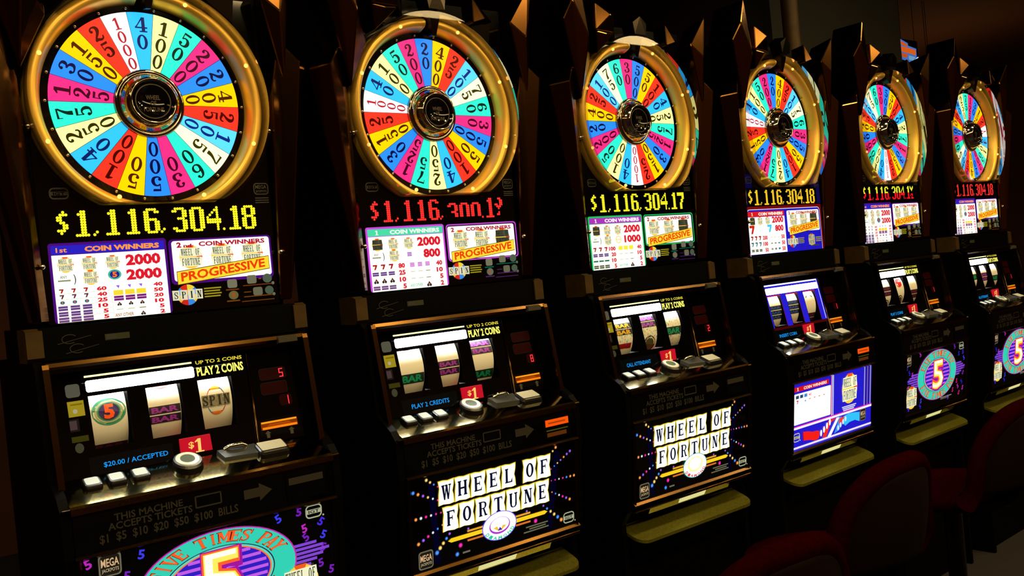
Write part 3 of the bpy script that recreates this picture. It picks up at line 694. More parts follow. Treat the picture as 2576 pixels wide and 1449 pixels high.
def g_reel(idx, syms):
    a, b_ = REELU[idx]; R, yc, zc_ = .125, .086, -.878
    def b():
        def mp(u, v, l):
            t = v * 1.0; r = R + .0006 * l
            return (u, yc - r * math.cos(t), zc_ + r * math.sin(t))
        g = G(mp); n = 24; u0, u1 = a + .001, b_ - .006
        vs = []; fs = []
        for i in range(n + 1):
            t = -1.25 + 2.5 * i / n; vs += [mp(u0, t, 0), mp(u1, t, 0)]
            if i: fs.append([2 * i - 2, 2 * i - 1, 2 * i + 1, 2 * i])
        g.add(vs, fs, REELW, True)
        # side wall of the drum
        for u in (u0, u1):
            g.add([mp(u, -1.25 + 2.5 * i / n, 0) for i in range(n + 1)] + [(u, yc, zc_)], [list(range(n + 2))], REELW)
        uc = (u0 + u1) / 2; hw = (u1 - u0) / 2
        def dm(c): return mat('print_%d_%d_%d' % c, c, .5)
        def strip(z0, z1, w_, c, l=1):
            m = 5
            for i in range(m):
                q0 = z0 + (z1 - z0) * i / m; q1 = z0 + (z1 - z0) * (i + 1) / m
                g.P([(uc - w_, q0), (uc + w_, q0), (uc + w_, q1), (uc - w_, q1)], dm(c), l)
        for kind, v in syms:
            if kind in ('bar_green', 'bar_purple', 'bar_yellow', 'bar_blue', 'bar_dark'):
                bg, fg, nn = {'bar_green': ((16, 44, 44), (10, 150, 110), 1), 'bar_purple': ((30, 18, 50), (150, 50, 175), 2), 'bar_yellow': ((30, 34, 60), (230, 180, 30), 2), 'bar_blue': ((18, 26, 60), (40, 80, 160), 3), 'bar_dark': ((50, 16, 40), (90, 30, 60), 2)}[kind]
                hb = {1: .27, 2: .18, 3: .15}[nn]
                for k in range(nn):
                    z = v - k * (hb + .03) * 1.0 * (1)
                    strip(z - hb, z, hw * .98, bg)
                    g.T('BAR', uc - hw * .85, uc + hw * .85, z - hb * .86, z - hb * .14, dm(fg), 2, bold=.04)
            elif kind == 'seven':
                g.P([(uc - hw * .8, v), (uc + hw * .85, v), (uc + hw * .8, v - .15)], dm((150, 14, 14)), 1); strip(v - .17, v, hw * .8, (150, 14, 14)); g.P([(uc - hw * .3, v - .6), (uc + hw * .2, v - .6), (uc + hw * .8, v - .15), (uc + hw * .3, v - .15)], dm((150, 14, 14)), 1.5)
            elif kind == 'five':
                for k, (s_, c) in enumerate(((1, (50, 150, 120)), (.82, (170, 190, 150)), (.68, (40, 150, 130)), (.6, (40, 20, 110)))): g.E(uc, v, hw * .95 * s_, .3 * s_, dm(c), 1 + k)
                g.T('5', uc - hw * .3, uc + hw * .3, v - .16, v + .16, dm((255, 90, 10)), 6, bold=.05)
            elif kind == 'spin':
                cols = [(40, 90, 190), (240, 190, 40), (200, 40, 20), (40, 110, 200), (230, 120, 30), (180, 30, 20)]
                for k in range(6):
                    q0 = PI * k / 3; g.P([(uc, v)] + [(uc + hw * .62 * math.cos(q0 + PI / 3 * t / 4), v + .34 * math.sin(q0 + PI / 3 * t / 4)) for t in range(5)], dm(cols[k]), 1)
                for i, ch in enumerate('SPIN'):
                    x0 = uc - hw * .9 + i * hw * .45; g.P([(x0, v - .12), (x0 + hw * .42, v - .12), (x0 + hw * .42, v + .14), (x0, v + .14)], dm((130, 130, 112)), 4)
                    g.SG(ch, lambda x, y, x0=x0: (x0 + hw * .4 * x, v - .1 + .22 * y), dm((30, 30, 26)), 5)
            elif kind == 'cherry': g.E(uc, v, hw * .7, .2, dm((200, 20, 20)), 1)
            elif kind == 'disc': g.E(uc, v, hw * .8, .3, dm((50, 44, 30)), 1); g.E(uc, v, hw * .6, .22, dm((80, 76, 50)), 2)
            elif kind == 'arc': g.ring(uc, v, hw * .7, .12, .012, dm((90, 80, 30)), 1, a0=.2, a1=2.9)
            elif kind == 'foil':
                rnd = random.Random(idx * 7 + int(v * 100))
                for k in range(70):
                    x = uc + rnd.uniform(-.95, .95) * hw; z = v + rnd.uniform(-.28, .28); s_ = rnd.uniform(.03, .09)
                    g.P([(x, z), (x + .0035, z + s_ * .4), (x + .001, z + s_)], dm(rnd.choice([(255, 240, 120), (60, 200, 190), (90, 80, 230), (240, 150, 60), (230, 255, 230), (60, 220, 120)])), 1 + k % 5 * .2)
        return g
    return b
def g_doorframe():
    g = G()
    A, B_ = (-.075, -.713), (-.13, -1.045)
    def bar(p, q, r): g.tube([p, q], r, BRONZE, 8)
    g.hull([(x, y, z) for x in (-.352, .372) for y, z in ((-.052, -.703), (-.072, -.706), (-.078, -.716), (-.07, -.724), (-.05, -.726))], BRONZE)
    for x0, x1 in ((-.362, -.346), (.366, .382)):
        g.hull([(x, y, z) for x in (x0, x1) for y, z in ((-.05, -.704), (-.076, -.708), (-.08, -.72), (-.13, -1.03), (-.10, -1.045), (-.075, -1.03))], BRONZE)
    # recess walls between frame and mask
    for x in (-.346, .366): g.add([(x, -.07, -.712), (x, -.125, -1.035), (x, -.06, -1.04), (x, -.01, -.712)], [(0, 1, 2, 3)], BLACK)
    g.hull([(x, y, z) for x in (-.346, .366) for y, z in ((-.06, -.726), (-.012, -.722), (-.018, -.735), (-.058, -.735))], BRONZE)
    g.tube([(.205, ry(-.75) - .004, -.75), (.195, ry(-1.02) - .006, -1.02)], .0035, BRONZE, 6)
    return g
def g_latch(): return G().hull([(x, y, z) for x in (.285, .345) for y, z in ((-.07, -.706), (-.086, -.712), (-.086, -.726), (-.07, -.73))], mat('latch_grey', (70, 66, 54), .5, .5))
DIGSEG = {'1': 'bc', '2': 'abged', '5': 'afgcd', '8': 'abcdefg'}
def seg(g, d, u, v, w_, h_, c, l, e=1.4):
    t = w_ * .22
    L = {'a': (u, u + w_, v + h_ - t, v + h_), 'd': (u, u + w_, v, v + t), 'g': (u, u + w_, v + h_ / 2 - t / 2, v + h_ / 2 + t / 2), 'f': (u, u + t, v + h_ / 2, v + h_), 'e': (u, u + t, v, v + h_ / 2), 'b': (u + w_ - t, u + w_, v + h_ / 2, v + h_), 'c': (u + w_ - t, u + w_, v, v + h_ / 2)}
    for k in DIGSEG[d]: g.R(*L[k], c, l, e)
def g_meter(d1, d2):
    def b():
        g = G(lambda u, v, l: (u, ry(v) - .0009 * l, v)); DR = mat('meter_window', (34, 2, 4), .3, 0, .05)
        g.RR(.233, .318, -.836, -.801, .008, mat('meter_edge', (22, 14, 12), .4, 0, .1), 1); g.RR(.2345, .3165, -.8345, -.8025, .007, DR, 1.5)
        g.RR(.231, .316, -.88, -.843, .008, mat('meter_edge', (22, 14, 12), .4, 0, .1), 1); g.RR(.2325, .3145, -.8785, -.8445, .007, DR, 1.5); g.RR(.283, .324, -.918, -.885, .008, DR, 1)
        if d1: seg(g, d1, .296, -.832, .013, .026, (255, 50, 60), 2.5)
        seg(g, d2, .3, -.915, .013, .026, (255, 50, 60), 2.5)
        return g
    return b
def g_bill():
    g = G(lambda u, v, l: (u, ry(v) - .0009 * l, v))
    g.RR(.205, .335, -1.0, -.95, .006, BLACK, .6)
    O = (255, 120, 8); g.R(.212, .328, -.981, -.957, (130, 50, 4), 1.2, .8)
    g.P([(.214, -.9625), (.326, -.9625), (.326, -.9575), (.214, -.9575)], (255, 150, 20), 2, 1.1); g.P([(.216, -.98), (.326, -.98), (.326, -.9735), (.216, -.9735)], O, 2, 1.2); g.P([(.23, -.972), (.31, -.972), (.3, -.965), (.24, -.965)], (170, 70, 6), 2, .8)
    GP = mat('grey_print2', (50, 48, 40), .5)
    g.P([(.225, -1.005), (.235, -1.005), (.235, -.992), (.24, -.992), (.23, -.984), (.22, -.992), (.225, -.992)], GP, 1.5); g.P([(.3, -1.005), (.31, -1.005), (.31, -.992), (.315, -.992), (.305, -.984), (.295, -.992), (.3, -.992)], GP, 1.5)
    return g
def g_denom():
    g = G(lambda u, v, l: (u, ry(v) - .012 - .0009 * l, v))
    g.slab([(-.032, -1.014), (.06, -1.014), (.056, -.962), (-.03, -.962)], -.0715, -.055, emi((196, 20, 40), .9))
    g.mp = lambda u, v, l: (u, -.0715 - .0009 * l, v)
    g.T('$', -.008, .008, -.995, -.974, (255, 190, 90), 1, bold=.02); g.SG('1', lambda x, y: (.006 + .034 * x, -1.007 + .039 * y), (255, 200, 100), 1)
    return g
def g_message(txt):
    def b():
        g = G(lambda u, v, l: (u, ry(v) - .0009 * l, v)); g.R(-.27, -.05, -1.016, -.968, mat('display_glass', (5, 10, 16), .08), 1)
        w_ = {'PLAY 2 CREDITS': .15, '$20.00 / ACCEPTED': .17, 'CALL ATTENDANT': .14, 'INSERT COIN': .14}.get(txt, .13)
        g.T(txt, -.235, -.235 + w_, -1.001, -.986, (20, 150, 245), 2, 1.0, bold=.01); return g
    return b
def dk(y): return -1.02 + (y + .075) * (.048 / .115)     # deck height at y
def g_deck():
    g = G(); pr = [(-.07, -1.016), (-.188, -1.066), (-.196, -1.072), (-.196, -1.088), (-.18, -1.092), (-.07, -1.05)]
    g.prism(pr, -.352, .372, DECK)
    g.tube([(-.372, -.19, -1.075), (.392, -.19, -1.075)], .006, BRONZE, 8); g.tube([(-.352, -.186, -1.091), (.372, -.186, -1.091)], .004, BRONZE, 6)
    return g
def deckmap(u0, y0, h):
    return None
def rbutton(u, y, w_, d, h, m, g):     # rounded square button body standing on the deck
    o = rrect(-w_, w_, -d, d, min(w_, d) * .4); n = len(o); v = []
    for s_, hh in ((1.0, -.004), (1.0, h * .6), (.96, h * .9), (.86, h)):
        for a, c in o: yy = y + c * s_; v.append((u + a * s_, yy, dk(yy) + hh))
    f = [[k * n + i, k * n + (i + 1) % n, (k + 1) * n + (i + 1) % n, (k + 1) * n + i] for k in range(3) for i in range(n)] + [list(range(3 * n, 4 * n))]
    g.add(v, f, m); return g
def g_btn(u): return lambda: rbutton(u, -.118, .023, .022, .016, mat('button_black', (8, 8, 8), .3), G())
def g_btncap(u):
    def b():
        g = G(); o = rrect(-.017, .017, -.016, .016, .006); g.add([(u + a, -.118 + c, dk(-.118 + c) + .0172) for a, c in o], [list(range(len(o)))], emi((225, 230, 205), .9)); return g
    return b
def rdisc(u, y, r, h0, h1, m, g, n=36, top=True):
    v = []
    for rr, hh in ((r, h0), (r, h1 * .75), (r * .93, h1)):
        for i in range(n): a = 2 * PI * i / n; yy = y + rr * math.sin(a); v.append((u + rr * math.cos(a), yy, dk(yy) + hh))
    f = [[k * n + i, k * n + (i + 1) % n, (k + 1) * n + (i + 1) % n, (k + 1) * n + i] for k in range(2) for i in range(n)]
    if top: f.append(list(range(2 * n, 3 * n)))
    g.add(v, f, m, False); return g
def g_spinbtn(): return rdisc(-.028, -.117, .040, -.004, .024, mat('button_black', (8, 8, 8), .3), G())
def g_spincap():
    g = G(); rdisc(-.028, -.117, .034, .022, .0265, mat('spin_cap', (205, 212, 190), .25, .2), g); rdisc(-.028, -.117, .021, .0266, .0272, emi((120, 130, 100), .5), g); return g
def g_changebtn(): return rbutton(.215, -.125, .046, .028, .022, mat('button_black', (8, 8, 8), .3), G())
def g_changecap():
    g = G(); o = rrect(-.038, .038, -.022, .022, .004); g.add([(.215 + a, -.125 + c, dk(-.125 + c) + .0235) for a, c in o], [list(range(len(o)))], mat('change_cap', (175, 178, 160), .35)); return g
def g_coinentry():
    g = G(); o = [(.062, -.085), (.18, -.085), (.176, -.135), (.07, -.128)]
    g.hull([(u, y, dk(y) - .004) for u, y in o] + [(u * .94 + .008, y * .94 - .006, dk(y) + .014) for u, y in o], mat('entry_grey', (60, 64, 62), .3, .3))
    g.tube([(.088, -.09, dk(-.09) + .016), (.10, -.1, dk(-.1) + .028), (.135, -.1, dk(-.1) + .028), (.15, -.09, dk(-.09) + .016)], .006, SILVER, 8)
    return g
def g_ticket():
    g = G(panel_map(-.186)); g.box(-.348, .368, -.1855, -.175, -1.196, -1.094, GLOSS)
    m = GREYT
    g.T('THIS MACHINE', -.25, -.074, -1.124, -1.105, m, 1); g.T('ACCEPTS TICKETS', -.267, -.05, -1.146, -1.127, m, 1)
    g.T('$1  $5  $10  $20  $50  $100  BILLS', -.29, .075, -1.178, -1.152, m, 1)
    g.RF(-.042, .032, -1.14, -1.106, .004, .004, m, 1); g.R(.095, .14, -1.146, -1.12, m, 1, ); g.P([(.14, -1.158), (.178, -1.133), (.14, -1.108)], m, 1)
    return g
def g_slot(lit):
    def b():
        g = G(panel_map(-.187)); g.box(.22, .343, -.19, -.18, -1.18, -1.106, BLACK); g.mp = panel_map(-.190)
        if lit: g.R(.228, .335, -1.136, -1.112, (255, 84, 10), 1, .95); g.R(.24, .32, -1.127, -1.121, (170, 70, 10), 2, .8); g.R(.23, .33, -1.152, -1.148, (80, 90, 20), 1, .6); g.R(.232, .322, -1.172, -1.158, (110, 56, 14), 1, .5)
        else: g.R(.228, .335, -1.134, -1.114, GREYT, 1)
        return g
    return b
# ---------------- belly glass
BZ0, BY0, BS_ = -1.205, -.186, -.117
def bm_(u, v, l): return (u, BY0 + BS_ * (v - BZ0) - .0009 * l, v)
def bellyglass(g, m=GLOSS): 
    return g.add([bm_(-.337, -1.515, 0), bm_(.357, -1.515, 0), bm_(.357, -1.203, 0), bm_(-.337, -1.203, 0)], [(0, 1, 2, 3)], m)
def logo_igt(g, u, v, e=.7, l=2):
    c = (190, 195, 160); g.RF(u - .026, u + .026, v - .02, v + .02, .013, .004, c, l, e); g.R(u - .022, u + .022, v - .0065, v + .0065, c, l, e); g.T('IGT', u - .017, u + .017, v - .005, v + .005, (20, 20, 14), l + 1); g.E(u + .03, v - .017, .003, .003, c, l, e, 8)
def logo_mega(g, u, v, e=.7, l=2):
    c = (190, 180, 140); g.RR(u - .028, u + .028, v - .03, v + .03, .01, (120, 116, 92), l, e); g.RR(u - .024, u + .024, v - .026, v + .026, .008, (36, 30, 22), l + .4, e)
    g.T('MEGA', u - .022, u + .022, v - .004, v + .018, (240, 200, 150), l + 1, e); g.T('JACKPOTS', u - .021, u + .021, v - .02, v - .008, c, l + 1, e)
def g_belly_tiles(var):
    def b():
        g = bellyglass(G(bm_))
        for u0 in (-.272, .262):   # faint blue beams
            s_ = 1 if u0 > 0 else -1
            g.P([(u0, -1.23), (u0 + .022, -1.23), (u0 - .03 * s_ + .012, -1.5), (u0 - .03 * s_ - .012, -1.5)], (6, 4, 56), 1, .3)
        dots = []
        YL, OR, PK, BL, WH, PU = (255, 205, 110), (255, 150, 70), (250, 40, 170), (70, 140, 255), (225, 240, 255), (150, 90, 240)
        def line(p, q, cs, r0, r1):
            for k, c in enumerate(cs):
                t = k / (len(cs) - 1); dots.append((p[0] + (q[0] - p[0]) * t, p[1] + (q[1] - p[1]) * t, r0 + (r1 - r0) * t, c))
        line((-.278, -1.216), (-.236, -1.246), [YL, YL, BL, PK], .0065, .003); line((-.329, -1.247), (-.237, -1.290), [BL, OR, PU, YL, WH, PK], .007, .004)
        line((-.322, -1.335), (-.226, -1.334), [OR, WH, PK, WH, PK, PK], .0065, .004); line((-.315, -1.417), (-.222, -1.376), [OR, PU, PK, WH, BL, OR], .007, .004)
        line((.268, -1.214), (.24, -1.236), [OR, YL, PU], .0065, .003); line((.335, -1.24), (.245, -1.288), [PU, PU, OR, PU, YL, BL, PK], .006, .003)
        line((.353, -1.333), (.245, -1.330), [OR, OR, BL, PK, WH, PK, PK], .006, .003); line((.33, -1.416), (.247, -1.372), [OR, PU, PK, WH, BL, OR], .0065, .0035)
        line((-.195, -1.412), (-.246, -1.463), [PU, BL, YL, YL, BL], .0055, .009); line((.206, -1.412), (.288, -1.482), [PU, BL, YL, YL, BL, OR], .005, .0085)
        dots += [(-.153, -1.462, .009, PK), (-.167, -1.489, .0085, BL), (.169, -1.458, .009, PK), (-.12, -1.414, .005, PU), (.13, -1.414, .005, PU)]
        for u, v, r, c in dots: g.E(u, v, r, r, tuple(int(x * .55) for x in c), 1.5, .8, 10); g.E(u, v, r * .65, r * .65, c, 2, 1.2, 10)
        def tile(u0, u1, v0, v1, ch):
            w_ = (u1 - u0); h_ = v1 - v0
            o = [(u0, v0), (u0 + w_ * .3, v0 + h_ * .03), (u0 + w_ * .7, v0 - h_ * .01), (u1, v0 + h_ * .02), (u1 - w_ * .04, v0 + h_ * .35), (u1 - w_ * .1, v0 + h_ * .5), (u1 - w_ * .02, v0 + h_ * .75), (u1, v1), (u0 + w_ * .6, v1 - h_ * .035), (u0 + w_ * .3, v1), (u0, v1 - h_ * .01), (u0 + w_ * .07, v0 + h_ * .7), (u0 + w_ * .02, v0 + h_ * .45)]
            g.P(o, (250, 222, 60), 3, 1.0)
            i = [((x - (u0 + u1) / 2) * .9 + (u0 + u1) / 2, (y - (v0 + v1) / 2) * .94 + (v0 + v1) / 2 - h_ * .015) for x, y in o]; g.P(i, (255, 255, 250), 3.5, 1.35)
            g.SG(ch, lambda x, y: (u0 + w_ * (.2 + .6 * x), v0 + h_ * (.2 + .6 * y)), (18, 26, 60), 4, .5)
        x0 = -.236; tw = .0666
        for k, ch in enumerate('WHEEL OF'):
            if ch == ' ': continue
            uu = x0 + (k if k < 5 else k - .55) * tw * .965 * (1 if k < 5 else 1.0)
            tile(uu, uu + tw * .955, -1.312, -1.229, ch)
        for k, ch in enumerate('FORTUNE'): uu = -.222 + k * .0652; tile(uu, uu + .0642, -1.402, -1.318, ch)
        # gold bars and the round medallion
        for s_ in (-1, 1):
            c = .01
            g.P([(c + s_ * .07, -1.443), (c + s_ * .2, -1.443), (c + s_ * .213, -1.436), (c + s_ * .2, -1.429), (c + s_ * .07, -1.429)], (255, 205, 30), 3, 1.0)
            g.R(min(c + s_ * .07, c + s_ * .135), max(c + s_ * .07, c + s_ * .135), -1.4245, -1.418, (230, 160, 40), 3); g.R(min(c + s_ * .07, c + s_ * .135), max(c + s_ * .07, c + s_ * .135), -1.456, -1.4495, (210, 110, 40), 3)
        u, v, a, b2 = .008, -1.434, .074, .05
        rim = (110, 90, 250) if var == 'violet' else (40, 170, 170)
        g.E(u, v, a, b2, rim, 5); g.E(u, v, a * .95, b2 * .95, (255, 255, 255), 5.5, 1.3)
        if var == 'violet':
            g.E(u, v + .001, a * .6, b2 * .58, (170, 50, 210), 6); g.E(u, v + .004, a * .54, b2 * .5, (255, 255, 250), 6.5, 1.3)
            g.P([(u - .028, v - .004), (u - .012, v + .0), (u, v - .021)], (240, 190, 60), 7); g.P([(u + .028, v - .004), (u + .012, v), (u, v - .021)], (240, 190, 60), 7); g.P([(u - .01, v - .016), (u, v - .004), (u + .01, v - .016)], (60, 40, 180), 7.5)
        else:
            g.E(u, v + .006, a * .62, b2 * .62, (255, 245, 150), 6, 1.2); g.E(u, v + .008, a * .5, b2 * .5, (255, 255, 250), 6.5, 1.3)
        tcol = (40, 200, 150) if var == 'violet' else (225, 50, 60)
        for k, ch in enumerate('DIAMOND'):
            q = math.radians(-90 + (k - 3) * 20)
            def tf(x, y, q=q): r = .74 + .2 * y; t = q + (x - .5) * .24; return (u + a * r * math.cos(t) * 1.0, v + b2 * r * math.sin(t))
            def tf2(x, y, q=q): r = .94 - .22 * y; t = q + (x - .5) * .26; return (u + a * r * math.cos(t), v + b2 * r * math.sin(t))
            g.T(ch, 0, 0, 0, 0, tcol, 7, bold=.04, tf=tf2)
        for k, (p, q) in enumerate(((.125, .225), (.14, .215), (.115, .228))): g.R(p, q, -1.474 - k * .0085, -1.4695 - k * .0085, (120, 120, 96), 2, .7)
        g.R(-.145, -.115, -1.493, -1.487, (120, 120, 100), 2, .7)
        logo_mega(g, -.289, -1.475); logo_igt(g, .324, -1.482)
        return g
    return b
def g_belly_five(seed):
    def b():
        g = bellyglass(G(bm_)); rnd = random.Random(seed)
        cs = [(44, 30, 210), (70, 40, 230), (120, 30, 190), (190, 40, 190), (60, 60, 240), (200, 30, 130)]
        cu, cv, A, B2 = .012, -1.347, .226, .137
        pts = []
        for i in range(11):
            for j in range(8):
                u = -.31 + i * .064 + rnd.uniform(-.018, .018); v = -1.225 - j * .039 + rnd.uniform(-.01, .01)
                if ((u - cu) / (A + .022)) ** 2 + ((v - cv) / (B2 + .02)) ** 2 < 1: continue
                if abs(u + .271) < .05 and v > -1.27: continue
                if u > .26 and v > -1.25: continue
                if v < -1.5: continue
                pts.append((u, v))
        for u, v in pts:
            q = rnd.uniform(-.7, .7); c = rnd.choice(cs)
            g.T('5', 0, 0, 0, 0, c, 1, .9, bold=.03, tf=lambda x, y: (u + .017 * ((x - .5) * math.cos(q) - (y - .5) * 1.5 * math.sin(q)), v + .017 * ((x - .5) * math.sin(q) + (y - .5) * 1.5 * math.cos(q))))
        for s_ in (-1, 1):
            for k in range(6): z = -1.312 - k * .0125; x0 = cu + s_ * .2; x1 = cu + s_ * (.33 - .02 * abs(k - 2)); g.R(min(x0, x1), max(x0, x1), z - .0085, z, (130, 70, 215), 2, .9)
        # oval badge
        g.E(cu, cv, A, B2, (190, 40, 170), 3, 1, 56); g.E(cu, cv, A * .98, B2 * .975, (50, 205, 180), 3.4, 1, 56); g.E(cu, cv, A * .70, B2 * .66, (30, 20, 60), 3.8, 1, 56); g.E(cu, cv, A * .685, B2 * .645, (90, 210, 190), 4, 1, 56); g.E(cu, cv, A * .655, B2 * .61, (255, 110, 40), 4.4, 1, 56); g.E(cu, cv, A * .635, B2 * .585, (46, 30, 190), 4.8, 1, 56)
        for k in range(7):
            z = cv - .062 + k * .02; wx = A * .63 * math.sqrt(max(0, 1 - ((z + .004 - cv) / (B2 * .585)) ** 2))
            if wx > .02: g.R(cu - wx * .97, cu + wx * .97, z, z + .009, (190, 90, 225), 5.2, 1)
        def ringtext(txt, c0, step, r0, r1, top=True):
            for k, ch in enumerate(txt):
                if ch == ' ': continue
                q = c0 + (k - (len(txt) - 1) / 2) * step * (-1 if top else 1)
                def tf(x, y, q=q, ch=ch, kx=1.0):
                    y = .5 + (y - .5) * (1 + (kx - 1) * .7)
                    r = r0 + (r1 - r0) * (y if top else 1 - y); t = q + (x - .5) * abs(step) * (.6 if ch == 'I' else 1.02 if ch == 'M' else .88) * kx * (-1 if top else 1); return (cu + A * r * math.cos(t), cv + B2 * r * math.sin(t))
                g.SG(ch, lambda x, y: tf(x, y, kx=1.3), (80, 12, 14), 5.5); g.SG(ch, lambda x, y: tf(x, y, kx=1.13), (255, 92, 36), 6)
        ringtext('FIVE TIMES PAY', PI / 2, .172, .735, .925, True)
        ringtext('FIVE TIMES PAY', -PI / 2, .172, .735, .925, False)
        # big five
        def five(k, dx, dy, c, l, bold):
            g.T('5', cu - .062 * k + dx, cu + .062 * k + dx, cv - .078 * k + dy, cv + .078 * k + dy, c, l, 1.1, bold=bold)
        five(1.12, .003, -.003, (150, 20, 150), 7, .12); five(1.04, 0, 0, (255, 90, 40), 7.5, .07); five(.98, 0, 0, (255, 225, 90), 8, .03); five(.92, -.002, .003, (255, 255, 230), 8.5, -.01)
        um = .245 if seed == 1 else -.283
        sym_wof(g, um, -1.43, .058, 9, False, 1.0)
        logo_mega(g, -.271 if seed == 1 else -.31, -1.232); logo_igt(g, .298, -1.225)
        g.R(.06, .19, -1.487, -1.483, (140, 140, 130), 2); g.R(.06, .16, -1.494, -1.491, (120, 120, 110), 2)
        return g
    return b
def g_belly_table():
    g = bellyglass(G(bm_), emi((34, 26, 205), 1.0))
    g.R(-.337, -.33, -1.51, -1.203, (200, 200, 220), 1, .8)
    g.R(-.332, -.04, -1.24, -1.219, (205, 20, 28), 1); g.SG('1', lambda x, y: (-.312 + .02 * x, -1.237 + .015 * y), (255, 240, 220), 2); g.T('COIN WINNERS', -.255, -.06, -1.237, -1.223, (255, 225, 215), 2, bold=.04)
    g.RR(-.33, -.022, -1.392, -1.25, .006, (255, 255, 250), 1, 1.25)
    for k in range(3): g.R(-.318 + k * .034, -.293 + k * .034, -1.273, -1.258, ((40, 60, 96), (30, 70, 120), (70, 130, 200))[k], 2)
    g.T('40', -.212, -.19, -1.273, -1.26, RED, 2); sym_seven(g, -.305, -1.288, .008, (190, 30, 24), 2); g.E(-.24, -1.29, .006, .004, (60, 150, 220), 2, 1, 8)
    for k in range(4): g.R(-.21 + k * .04, -.196 + k * .04, -1.288, -1.284, (230, 90, 90), 2)
    g.RF(-.33, -.024, -1.39, -1.252, .006, .0014, (180, 170, 150), 2)
    for k, c in enumerate(((210, 30, 60), (255, 255, 255), (40, 30, 200), (255, 255, 255))): g.R(-.02 + k * .006, -.015 + k * .006, -1.398, -1.203, c, 1)
    sym_wof(g, .146, -1.292, .072, 3, False, 1.1)
    for k in range(3): g.R(.08 + .006 * k, .21 - .01 * k, -1.379 - k * .0085, -1.374 - k * .0085, (225, 225, 255), 2)
    for k, c in enumerate(((190, 180, 200), (30, 22, 150), (150, 110, 130), (30, 22, 150), (180, 170, 190))): g.R(.285 + k * .014, .293 + k * .014, -1.4, -1.203, c, 1, .8)
    g.R(-.337, .357, -1.413, -1.403, (250, 240, 255), 2); g.R(-.337, .357, -1.403, -1.398, (226, 40, 180), 2)
    # two arms with striped cuffs reaching towards the middle
    g.P([(-.262, -1.432), (-.215, -1.437), (-.18, -1.446), (-.135, -1.448), (-.118, -1.455), (-.122, -1.486), (-.155, -1.492), (-.2, -1.48), (-.255, -1.474)], (238, 30, 22), 3)
    g.P([(-.262, -1.432), (-.255, -1.474), (-.252, -1.474), (-.258, -1.432)], (60, 0, 20), 3.5)
    for k in range(4): g.E(-.105 + k * .025, -1.466 + k * .013, .009, .016, (255, 236, 226), 3.5, 1.1, 12)
    g.P([(-.095, -1.49), (-.06, -1.493), (-.02, -1.43), (.03, -1.418), (.0, -1.415), (-.04, -1.416)], (240, 40, 30), 3); g.P([(-.05, -1.495), (-.02, -1.495), (.055, -1.417), (.03, -1.416)], (255, 255, 255), 3.4, 1.2)
    g.P([(.01, -1.49), (.06, -1.478), (.075, -1.417), (.055, -1.417)], (60, 150, 235), 3.2); g.P([(.055, -1.425), (.1, -1.42), (.09, -1.445), (.05, -1.45)], (235, 60, 50), 3.3)
    for k in range(4): g.E(.045 + k * .022, -1.468 + k * .011, .009, .013, (200, 230, 255), 3.6, 1, 12)
    g.P([(.095, -1.42), (.14, -1.414), (.2, -1.418), (.243, -1.424), (.243, -1.47), (.2, -1.456), (.15, -1.458), (.11, -1.47), (.09, -1.45)], (50, 190, 250), 3)
    logo_igt(g, -.308, -1.45, 1.0); logo_mega(g, .276, -1.443, .6)
    g.R(-.337, .357, -1.503, -1.494, (235, 225, 250), 2); g.R(-.337, .357, -1.509, -1.504, (60, 50, 190), 2)
    return g
def g_bellytrim():
    g = G()
    def pt(u, v, d): x, y, z = bm_(u, v, 0); return (x, y - d, z)
    for v0, v1 in ((-1.206, -1.194), (-1.530, -1.513)):
        g.hull([pt(u, v, d) for u in (-.352, .372) for v, d in ((v0, .003), (v1, .003), ((v0 + v1) / 2, .012), (v0, -.01), (v1, -.01))], BRONZE)
    for u0, u1 in ((-.35, -.337), (.357, .37)):
        g.hull([pt(u, v, d) for v in (-1.2, -1.52) for u, d in ((u0, .003), (u1, .003), ((u0 + u1) / 2, .01), (u0, -.01), (u1, -.01))], BRONZE)
    g.tube([(-.35, -.152, -1.545), (.37, -.152, -1.545)], .006, BRONZE, 8)
    return g
def g_tray():
    g = G(); o = []
    # floor of the coin tray: slopes gently down to a rounded front
    def rz_(y): return -1.603 + (y + .006) * .36
    pts = [(-.345, .0), (-.345, -.115)]
    for k in range(7): a = PI + PI / 2 * k / 6; pts.append((-.295 + .05 * math.cos(a), -.12 + .05 * math.sin(a)))
    for k in range(7): a = -PI / 2 + PI / 2 * k / 6; pts.append((.315 + .05 * math.cos(a), -.12 + .05 * math.sin(a)))
    pts += [(.365, -.115), (.365, .0)]
    n = len(pts)
    v = [(x, y, rz_(y)) for x, y in pts] + [(x, y, rz_(y) - .012) for x, y in pts]
    g.add(v, [list(range(n)), list(range(n, 2 * n))[::-1]] + [[i, (i + 1) % n, n + (i + 1) % n, n + i] for i in range(n)], OLIVE)
    g.hull([(x, y, z) for x in (-.33, .35) for y, z in ((.0, -1.62), (-.13, -1.665), (-.11, -1.75), (.0, -1.78))], BLACK)
    return g
def g_trayplate():
    g = G(); g.hull([(x, y, z) for x in (-.25, .245) for y, z in ((-.142, -1.552), (-.128, -1.578), (-.10, -1.578), (-.12, -1.552))], SILVER); return g
def g_trayglint():
    g = G(); g.hull([(x, y, z) for x in (-.075, .085) for y, z in ((-.1435, -1.555), (-.1315, -1.574), (-.125, -1.574), (-.138, -1.555))], emi((230, 225, 150), .9)); return g  # reflection on the tray back, put in as a glowing cream strip
def g_lock():
    g = G(); g.ball((.335, -.11, -1.56), .008, SILVER, 6); g.ball((.27, -.09, -1.66), .009, SILVER, 6); return g

